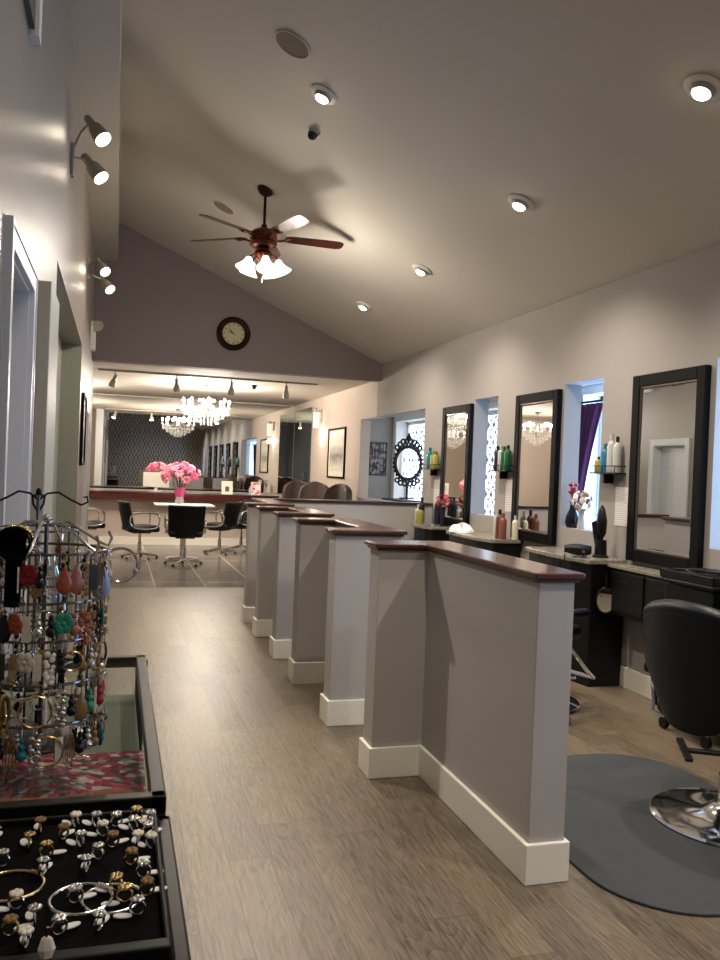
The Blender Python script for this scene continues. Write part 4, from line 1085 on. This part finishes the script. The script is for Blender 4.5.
# ------------------------------------------------------------------ display case and jewellery (near left)
CX0, CX1 = XL+.02, .10
t = thing('display_case', 'glass topped jewellery display case with a dark metal frame beside the left wall', 'display case', (0, 0, 0))
ZD = .95
k = MB()
def bar(x0, y0, z0, x1, y1, z1): k.box(min(x0, x1), min(y0, y1), z0, max(x0, x1), max(y0, y1), z1)
w = .026
bar(CX1-w, 1.40, ZD-.03, CX1, 2.45, ZD); bar(CX0, 1.40, ZD-.03, CX0+w, 2.45, ZD)
bar(CX0, 2.45-w, ZD-.03, CX1, 2.45, ZD); bar(CX0, 1.40, ZD-.03, CX1, 1.40+w, ZD)
for x in (CX0, CX1-w):
    for y in (1.40, 2.45-w): bar(x, y, 0, x+w, y+w, ZD-.03)
for z in (.42,): bar(CX1-w, 1.40, z, CX1, 2.45, z+.02); bar(CX0, 2.45-w, z, CX1, 2.45, z+.02)
k.build('metal_frame', M['steel'], t, smooth=False, bevel=.003)
B(CX0+w, 1.40+w, ZD-.008, CX1-w, 2.45-w, ZD-.001).build('top_glass', M['glass'], t, smooth=False)
B(CX1-.012, 1.40+w, .44, CX1-.006, 2.45-w, ZD-.03).build('side_glass', M['glass'], t, smooth=False)
B(CX0+w, 1.43, .835, CX1-w, 2.42, .845).build('shelf', M['caseinside'], t, smooth=False)
B(CX0+.005, 1.405, 0, CX1-.005, 2.445, .42).build('cabinet_base', M['black'], t, smooth=False)
B(CX1-.004, 2.40, ZD-.022, CX1+.006, 2.42, ZD-.008).build('lock', M['gold'], t, smooth=False)
# cloth and scarf inside
t = thing('floral_cloth', 'pink and red floral cloth spread inside the display case', 'cloth', (-.10, 1.68, .847))
MB().grid(lambda u, v: Vector(((u-.5)*.36, (v-.5)*.48, .004+.035*max(0, sin(u*2.4+v*1.7))*(.7+.3*sin(9*u)*cos(7*v)))), 26, 26).build('cloth', M['floral'], t, solid=.003)
t = thing('rust_scarf', 'rust brown knitted scarf rolled at the near edge inside the display case', 'scarf', (-.09, 1.475, .900))
MB().tube([(-.17, .0, 0), (-.08, .01, .0), (.02, -.005, .004), (.10, .02, .008), (.14, .04, .008)], [.028, .03, .028, .024, .012], 12).build('roll', M['orangescarf'], t)
t = thing('metal_necklace', 'thin metal necklace laid out inside the far end of the display case', 'necklace', (.0, 2.2, .849))
MB().tube([(-.06+.06*cos(a*pi/12), .05*sin(a*pi/12), 0) for a in range(24)], .003, 5, closed=True).build('chain', M['wire'], t)

# near tray case
t = thing('tray_case', 'lower black case nearest the camera carrying a velvet ring tray', 'display case', (0, 0, 0))
ZN = .925
B(CX0, .80, 0, CX1+.005, 1.385, ZN-.035).build('cabinet', M['black'], t, smooth=False, bevel=.006)
k = MB(); w = .022
k.box(CX1-w+.005, .80, ZN-.035, CX1+.005, 1.385, ZN+.0); k.box(CX0, 1.385-w, ZN-.035, CX1+.005, 1.385, ZN); k.box(CX0, .80, ZN-.035, CX0+w, 1.385, ZN); k.box(CX0, .80, ZN-.035, CX1, .80+w, ZN)
k.build('rim', M['steel'], t, smooth=False, bevel=.004)
t = thing('ring_tray', 'black velvet jewellery tray covered with tagged rings and bangles', 'tray', (0, 0, 0))
B(CX0+.03, .985, ZN-.034, CX1-.026, 1.355, ZN+.012).build('velvet_pad', M['velvet'], t, smooth=False, bevel=.006)
k = MB(); z1 = ZN+.022
k.box(CX1-.026, .975, ZN-.034, CX1-.019, 1.362, z1); k.box(CX0+.023, 1.355, ZN-.034, CX1-.019, 1.362, z1); k.box(CX0+.023, .975, ZN-.034, CX0+.03, 1.362, z1); k.box(CX0+.023, .965, ZN-.034, CX1-.019, .985, z1)
k.build('tray_edge', M['blackplastic'], t, smooth=False, bevel=.003)
ZJ = ZN+.013
def bangle(loc, r, m, label, th=.0022, rx=0):
    t = thing('bangle', label, 'bangle', loc, 0, 'bangles on the ring tray')
    MB().tube([(r*cos(a*pi/24), r*sin(a*pi/24), th) for a in range(48)], th, 8, closed=True).build('hoop', m, t)
    k = MB()
    for i in range(5): k.ball((r*cos(.5+.12*i), r*sin(.5+.12*i), th*1.8), .003, 1, 1, .7, 8, 6)
    k.build('charm', m, t)
bangle((.0145, 1.10, ZJ), .0365, M['silver'], 'right one of two overlapping silver bangles on the velvet tray')
bangle((-.023, 1.098, ZJ+.0045), .038, M['silver'], 'left one of two overlapping silver bangles on the velvet tray')
bangle((-.112, 1.16, ZJ), .040, M['gold'], 'thin gold bangle on the velvet tray, left of the silver ones')
rnd = random.Random(12)
# rings with tags: (pixel-free) positions on the tray
cols = ['silver', 'silver', 'cream', 'amber', 'silver', 'gold']
rings = [(.05, 1.335), (.07, 1.315), (.045, 1.30), (.065, 1.275), (.05, 1.245), (.068, 1.235), (.02, 1.32), (-.01, 1.325), (.0, 1.29), (-.04, 1.33), (-.055, 1.29), (-.03, 1.26),
         (-.09, 1.32), (-.10, 1.27), (-.075, 1.235), (.015, 1.25), (-.005, 1.215), (.04, 1.19), (.055, 1.15), (.058, 1.10), (.045, 1.055), (.02, 1.12), (-.03, 1.10), (.0, 1.03), (-.045, 1.03),
         (-.075, 1.06), (-.10, 1.04), (-.10, 1.10), (-.13, 1.22), (-.075, 1.185), (-.15, 1.30), (-.08, 1.01), (-.02, 1.18), (.03, 1.09)]
rings.sort(key=lambda p: -p[1])
roww = ['in the far row', 'in the second row', 'in the third row', 'in the fourth row', 'in the fifth row', 'in the sixth row', 'in the nearest row']
per = 5
order = ['leftmost', 'second from the left', 'third from the left', 'fourth from the left', 'rightmost']
cn = {'silver': 'silver', 'gold': 'gold', 'amber': 'amber-coloured', 'cream': 'cream-coloured', 'green': 'green-stoned'}
i = 0
for r_ in range(0, len(rings), per):
    row = sorted(rings[r_:r_+per])
    for j, (x, y) in enumerate(row):
        c_ = cols[(i*5+3) % 6]; a = rnd.random()*pi
        t = thing('tagged_ring', '%s ring with white tag on velvet tray, %s %s' % (cn[c_], order[j], roww[r_//per]), 'ring', (x, y, ZJ), a, 'tagged rings on the velvet tray')
        MB().tube([(.009*cos(q*pi/8), 0, .010+.009*sin(q*pi/8)) for q in range(16)], .0018, 6, closed=True).build('band', M['gold' if c_ in ('gold', 'amber') else 'silver'], t)
        k = MB()
        for q in range(6): k.ball((.005*cos(q), .005*sin(q), .021), .0042, 1, 1, .8, 7, 5)
        k.build('stone', M[c_], t)
        k = MB(); k.prism([(.017+.0115*cos(q*pi/8), .0055*sin(q*pi/8)+.006) for q in range(16)], .003, .0045)
        k.build('price_tag', M['tag'], t, smooth=False)
        i += 1

# ------------------------------------------------------------------ spinner racks with earrings
def wire_rack(loc, label, rad, zs, top, kind):
    t = thing('earring_rack', label, 'jewellery rack', loc, 0, 'wire earring racks on the display case')
    MB().lathe([(0, 0), (rad*.75, 0), (rad*.8, .006), (rad*.7, .012), (0, .016)], (0, 0, 0), 32).build('base_disc', M['steel'], t)
    MB().tube([(0, 0, .01), (0, 0, top)], .0045, 10).build('centre_post', M['wire'], t)
    for z in zs:
        MB().tube([(rad*cos(2*pi*i/40), rad*sin(2*pi*i/40), z) for i in range(40)], .0028, 7, closed=True).build('hoop', M['wire'], t)
    for i in range(6):
        a = 2*pi*i/6+.35
        MB().tube([(rad*cos(a), rad*sin(a), zs[0]), (rad*cos(a), rad*sin(a), zs[-1])], .0022, 6).build('upright', M['wire'], t)
    if kind == 'roof':
        for i in range(6):
            a = 2*pi*i/6+.35; h = MB()
            h.tube([(0, 0, top-.012), (rad*.35*cos(a), rad*.35*sin(a), top-.006), (rad*.95*cos(a), rad*.95*sin(a), zs[-1]+.012), (rad*1.1*cos(a), rad*1.1*sin(a), zs[-1]+.004), (rad*1.16*cos(a), rad*1.16*sin(a), zs[-1]+.02), (rad*1.1*cos(a), rad*1.1*sin(a), zs[-1]+.034)], .003, 7)
            h.build('roof_strut', M['silver'], t)
        MB().ball((0, 0, top), .009, 1, 1, 1, 12, 8).build('finial', M['silver'], t)
    else:
        for s_ in (-1, 1):
            h = MB()
            h.tube([(0, 0, top-.02), (s_*.02, 0, top-.004), (s_*.045, 0, top), (s_*.075, 0, top-.018), (s_*.10, 0, top-.03), (s_*.115, 0, top-.022), (s_*.112, 0, top-.008), (s_*.104, 0, top-.012)], .0028, 7)
            h.tube([(0, 0, top-.05), (s_*.012, 0, top-.03), (s_*.014, 0, top-.012), (s_*.005, 0, top-.006)], .0028, 7)
            h.build('scroll', M['blackplastic'], t)
        MB().ball((0, 0, top), .007, 1, 1, 1.4, 10, 8).build('finial', M['blackplastic'], t)
    return t
RX, RY, RR = -.125, 1.72, .112
ZS = [.06, .135, .215, .285, .375]
wire_rack((RX, RY, ZD), 'front silver wire earring rack crowded with earrings, on the glass case', RR, ZS, .435, 'roof')
wire_rack((-.178, 2.16, ZD), 'rear black earring rack with a scrolled wire crest, behind the silver rack', .10, [.06, .16, .27, .38], .47, 'scroll')

EP = {}
def eproto(kind, m, hook=M['silver']):
    """earring hanging from the origin down"""
    key = (kind, m.name)
    if key in EP: return EP[key]
    k = MB()
    if kind == 'hoop': k.tube([(0, .015*cos(2*pi*i/20), -.03+.015*sin(2*pi*i/20)) for i in range(20)], .0016, 6, closed=True)
    elif kind == 'bighoop': k.tube([(0, .024*cos(2*pi*i/24), -.036+.024*sin(2*pi*i/24)) for i in range(24)], .0018, 6, closed=True)
    elif kind == 'drop':
        for z, r in ((-.018, .004), (-.027, .0055), (-.04, .008)): k.ball((0, 0, z), r, 1, 1, 1.1, 9, 7)
    elif kind == 'teardrop':
        k.lathe([(0, -.014), (.003, -.018), (.010, -.035), (.013, -.045), (.009, -.055), (0, -.06)], (0, 0, 0), 14, Matrix.Diagonal((.35, 1, 1, 1)))
    elif kind == 'chain':
        for i in range(6): k.ball((0, (.004 if i % 2 else -.004), -.015-.009*i), .0048, .6, 1, 1, 8, 6)
        for i in range(6): k.ball((0, (-.006 if i % 2 else .006), -.018-.009*i), .0038, .6, 1, 1, 8, 6)
    elif kind == 'flower':
        for i in range(6): k.ball((0, .010*cos(i*pi/3), -.028+.010*sin(i*pi/3)), .0075, .35, 1, 1, 9, 6)
        k.ball((0, 0, -.028), .005, .7, 1, 1, 8, 6)
    elif kind == 'fringe':
        for i in range(5):
            y = (i-2)*.0045; k.tube([(0, y*.5, -.014), (0, y, -.03), (0, y*1.1, -.052-.006*(i % 2))], .0013, 5); k.ball((0, y*1.1, -.056-.006*(i % 2)), .0028, 1, 1, 1, 6, 5)
    elif kind == 'bar':
        k.box(-.0015, -.006, -.055, .0015, .006, -.016)
    o = k.build('earring', m); COL.objects.unlink(o)
    h = MB(); h.tube([(0, 0, -.016), (0, 0, -.004), (.003, 0, .004), (.007, 0, .002), (.008, 0, -.006)], .0009, 5)
    hk = h.build('hook', hook, o); COL.objects.unlink(hk)
    EP[key] = (o, hk, m); return EP[key]
desc = {'hoop': 'small hoop earring', 'bighoop': 'large hoop earring', 'drop': 'three-bead drop earring', 'teardrop': 'flat teardrop earring', 'chain': 'cluster dangle earring', 'flower': 'flower-shaped earring', 'fringe': 'fringe earring', 'bar': 'flat bar earring'}
mdesc = {'orange': 'orange', 'coral': 'coral', 'green': 'green', 'teal': 'teal', 'red': 'dark red', 'amber': 'amber', 'cream': 'cream', 'jet': 'black', 'gold': 'gold', 'silver': 'silver', 'bluecrystal': 'pale blue'}
tier = ['lowest', 'second lowest', 'middle', 'second highest', 'top']
nth_old = ['rightmost on the', 'second from the right on the', 'third from the right on the', 'fourth from the right on the', 'fifth from the right on the', 'sixth from the right on the', 'seventh from the right on the', 'eighth from the right on the', 'ninth from the right on the', 'tenth from the right on the', 'eleventh from the right on the', 'twelfth from the right on the', 'thirteenth from the right on the', 'fourteenth from the right on the']
nth = [w_+' from right,' for w_ in 'first second third fourth fifth sixth seventh eighth ninth tenth eleventh twelfth thirteenth fourteenth fifteenth sixteenth seventeenth eighteenth nineteenth'.split()]
plan = {
 4: [('teardrop', 'silver'), ('bighoop', 'silver'), ('drop', 'jet'), ('fringe', 'silver'), ('bighoop', 'silver'), ('bar', 'jet'), ('flower', 'red'), ('hoop', 'silver'), ('teardrop', 'coral'), ('drop', 'silver'), ('teardrop', 'orange'), ('teardrop', 'orange'), ('teardrop', 'orange'), ('fringe', 'gold')],
 3: [('chain', 'cream'), ('chain', 'amber'), ('flower', 'green'), ('flower', 'green'), ('fringe', 'gold'), ('chain', 'jet'), ('drop', 'silver'), ('bar', 'jet'), ('chain', 'orange'), ('flower', 'orange'), ('chain', 'amber'), ('drop', 'coral'), ('teardrop', 'jet'), ('chain', 'orange')],
 2: [('bighoop', 'silver'), ('hoop', 'jet'), ('bighoop', 'gold'), ('hoop', 'gold'), ('bar', 'jet'), ('chain', 'jet'), ('chain', 'cream'), ('chain', 'jet'), ('drop', 'silver'), ('flower', 'cream'), ('flower', 'cream'), ('drop', 'amber'), ('fringe', 'gold'), ('hoop', 'gold')],
 1: [('drop', 'bluecrystal'), ('flower', 'red'), ('drop', 'red'), ('teardrop', 'amber'), ('hoop', 'gold'), ('drop', 'jet'), ('chain', 'silver'), ('fringe', 'gold'), ('bar', 'cream'), ('bighoop', 'gold'), ('bighoop', 'gold'), ('drop', 'green'), ('hoop', 'silver'), ('chain', 'amber')],
 0: [('hoop', 'coral'), ('teardrop', 'teal'), ('flower', 'jet'), ('drop', 'silver'), ('drop', 'teal'), ('hoop', 'silver'), ('fringe', 'silver'), ('drop', 'jet'), ('hoop', 'gold'), ('bighoop', 'gold'), ('fringe', 'gold'), ('drop', 'amber'), ('chain', 'silver'), ('hoop', 'silver')]}
def hang(center, rad, z, ang, kind, mk, label, group, name=None, sc=1.0):
    o, hk, m = eproto(kind, M[mk], M['gold'] if mk in ('gold', 'amber', 'orange') else M['silver'])
    c_ = o.copy(); COL.objects.link(c_); h = hk.copy(); COL.objects.link(h); h.parent = c_
    c_.name = desc[kind].split()[-1] if False else 'earring'
    c_.location = (center[0]+rad*cos(ang), center[1]+rad*sin(ang), z-.003); c_.rotation_euler = (0, 0, ang+rnd.uniform(-.5, .5)); c_.scale = (sc, sc, sc)
    c_['label'] = label; c_['category'] = 'earring'; c_['group'] = group
for ti, row in plan.items():
    row = row + [('drop', 'jet'), ('fringe', 'gold'), ('chain', 'amber'), ('bar', 'cream'), ('chain', 'jet')]
    q_ = list(range(0, 19)); q_.sort(key=lambda v: (v*7+ti) % 19); row = row[:3]+[row[v] for v in q_ if v > 2]
    n = len(row)
    for j, (kd, mk) in enumerate(row):
        ang = R(8) - R(196)*j/(n-1)        # right side round the front to the left
        hang((RX, RY), RR+.001, ZD+ZS[ti], ang, kd, mk, '%s %s, %s %s hoop of silver rack' % (mdesc[mk], desc[kd], nth[j], tier[ti]), 'earrings on the silver rack', sc=1.2)
    kinds = [('chain', 'jet'), ('fringe', 'silver'), ('drop', 'amber'), ('bar', 'jet'), ('teardrop', 'cream'), ('drop', 'jet')]
    for j in range(6):     # far side of the hoop, seen through the rack
        kd, mk = kinds[(j+ti) % 6]; ang = R(30+22*j)
        hang((RX, RY), RR+.001, ZD+ZS[ti], ang, kd, mk, '%s %s on far side of %s hoop, silver rack, %s' % (mdesc[mk], desc[kd], tier[ti], ['far right', 'second from right', 'third from right', 'third from left', 'second from left', 'far left'][j]), 'earrings on the silver rack', sc=1.1)
for ti in range(5):      # short pieces hooked between the others, on the inside of each hoop
    for j in range(9):
        kd, mk = [('hoop', 'silver'), ('drop', 'silver'), ('fringe', 'gold'), ('drop', 'jet'), ('bighoop', 'silver'), ('chain', 'silver'), ('bar', 'jet')][(j*3+ti*2) % 7]
        hang((RX, RY), RR-.020, ZD+ZS[ti], R(2)-R(180)*j/8, kd, mk, '%s %s inside %s hoop of silver rack, %s' % (mdesc[mk], desc[kd], tier[ti], nth[j].strip(',')), 'earrings on the silver rack')
for ti, z in enumerate([.16, .27, .38]):
    for j in range(8):
        kd, mk = [('drop', 'silver'), ('chain', 'jet'), ('hoop', 'gold'), ('teardrop', 'bluecrystal'), ('fringe', 'silver'), ('drop', 'red'), ('flower', 'amber'), ('bar', 'cream')][(j*3+ti*2) % 8]
        ang = R(20)-R(180)*j/7
        hang((-.178, 2.16), .101, ZD+z, ang, kd, mk, '%s %s, %s %s hoop of rear black rack' % (mdesc[mk], desc[kd], nth[j], ['low', 'middle', 'upper'][ti]), 'earrings on the rear rack')
# larger pieces on the front rack
t = thing('chrome_bangle', 'large chrome bangle hanging at the right of the silver rack, over the tiled floor', 'bangle', (RX+RR+.028, RY-.01, ZD+.345))
MB().tube([(.034*cos(2*pi*i/32), .012*cos(2*pi*i/32), .034*sin(2*pi*i/32)) for i in range(32)], .0032, 8, closed=True).build('hoop', M['chrome'], t)
MB().ball((.030, .011, -.012), .006, 1, 1, 1.2, 10, 7).build('bead', M['silver'], t)
t = thing('crystal_pendant', 'pale blue faceted crystal pendant at the right edge of the rack', 'pendant', (RX+RR-.008, RY-.035, ZD+.37))
MB().lathe([(0, -.02), (.008, -.026), (.017, -.05), (.02, -.066), (.014, -.082), (0, -.088)], (0, 0, 0), 7, Matrix.Diagonal((1, .5, 1, 1))).build('stone', M['bluecrystal'], t, smooth=False)
MB().tube([(0, 0, -.022), (0, 0, 0), (.004, .02, .008)], .0012, 5).build('wire_loop', M['silver'], t)
t = thing('velvet_cuff', 'black velvet cuff edged with gold beads on top of the rack, at the left', 'cuff', (-.172, 1.62, ZD+.392))
MB().lathe([(0, -.028), (.03, -.03), (.03, .03), (.026, .03), (.024, .01), (0, .006)], (0, 0, 0), 28, Matrix.Rotation(R(78), 4, 'X')).build('band', M['velvet'], t)
k = MB()
for i in range(36):
    a = pi*2*i/36; k.ball((.031*cos(a), .028, .031*sin(a)), .0045, 1, 1, 1, 7, 5)
    k.ball((.032*cos(a+.05), .018, .032*sin(a+.05)), .0038, 1, 1, 1, 7, 5)
k.build('gold_beads', M['gold'], t)
t = thing('black_cuff_stand', 'black post holding the velvet cuff on the rack', 'stand', (-.172, 1.62, ZD+.28))
MB().tube([(0, 0, 0), (0, 0, .085)], .014, 14).build('post', M['velvet'], t)
for j in range(2):
    t = thing('hanging_bangle', ['gold bangle hanging low at the left of the silver rack', 'thick gold bangle beside it, low at the left of the rack'][j], 'bangle', (-.19+.012*j, RY-.108, ZD+.085))
    MB().tube([(.008*cos(2*pi*i/32), .006*cos(2*pi*i/32)-.004*j, .036*sin(2*pi*i/32)) for i in range(32)], .0028+.001*j, 8, closed=True).build('hoop', M['gold'], t)
for nm, lc, lb in (('brooch', (-.025, .972, ZN+.036), 'pinkish crystal brooch standing at the near edge of the velvet tray'),):
    t = thing(nm, lb, 'brooch', (lc[0]-.03, lc[1]-.005, lc[2]-.014))
    MB().lathe([(0, 0), (.006, .002), (.010, .012), (.006, .024), (0, .028)], (0, 0, 0), 7, Matrix.Diagonal((1, .5, 1, 1))).build('stone', M['cream'], t, smooth=False)
    MB().tube([(0, 0, .026), (.001, 0, .036)], .002, 6).build('pin', M['gold'], t)

# ------------------------------------------------------------------ lights
def light(kind, loc, power, col=(1, .83, .62), size=.05, aim=None, angle=70, blend=.6):
    l = bpy.data.lights.new('lamp_light', kind); l.energy = power; l.color = col
    if kind == 'SPOT': l.spot_size = R(angle); l.spot_blend = blend; l.shadow_soft_size = size
    elif kind == 'POINT': l.shadow_soft_size = size
    o = bpy.data.objects.new('lamp_light', l); COL.objects.link(o); o.location = loc
    if aim is not None: o.rotation_euler = Vector(aim).to_track_quat('-Z', 'Y').to_euler()
    return o
WARM = (1, .89, .76)
for (x, y, z) in down: light('SPOT', (x, y, z), 24 if x < 1 else 112, WARM, .04, (.08, .1, -1), 125, .9)
for p in fan_bulbs: light('POINT', p, 20, WARM, .04)
for p, a in track: light('SPOT', p+a.normalized()*.17, 110, WARM, .03, a, 75, .8)
for (p, a), tgt in zip(wspots, ((1.5, 3.2, .7), (.42, 4.2, 0), (.5, 7.0, 0), (.9, 8.4, 0))):
    d = Vector(tgt)-p
    light('SPOT', p+a.normalized()*.20, 150 if tgt[2] else 80, WARM, .03, d, 64 if tgt[2] else 46, .8)
for i in range(8):
    a = 2*pi*(i+.5)/8
    light('POINT', (CH[0][0]+.27*cos(a), CH[0][1]+.27*sin(a), 2.60), 26, WARM, .03)
    if i % 2: light('POINT', (CH[1][0]+.25*cos(a), CH[1][1]+.25*sin(a), 2.60), 22, WARM, .03)
light('POINT', (XR-.11, 14.95, 2.15), 4, WARM, .05)
wd = bpy.data.worlds.new('world'); S.world = wd; wd.use_nodes = True
wd.node_tree.nodes['Background'].inputs[0].default_value = (.35, .5, .8, 1); wd.node_tree.nodes['Background'].inputs[1].default_value = .3

vs = S.view_settings
vs.view_transform = 'Standard'; vs.look = 'None'; vs.exposure = .48; vs.gamma = 1; vs.use_curve_mapping = False
try:
    S.cycles.max_bounces = 10; S.cycles.glossy_bounces = 6; S.cycles.diffuse_bounces = 5; S.cycles.sample_clamp_indirect = 4
    S.cycles.caustics_reflective = False; S.cycles.caustics_refractive = False
except Exception: pass
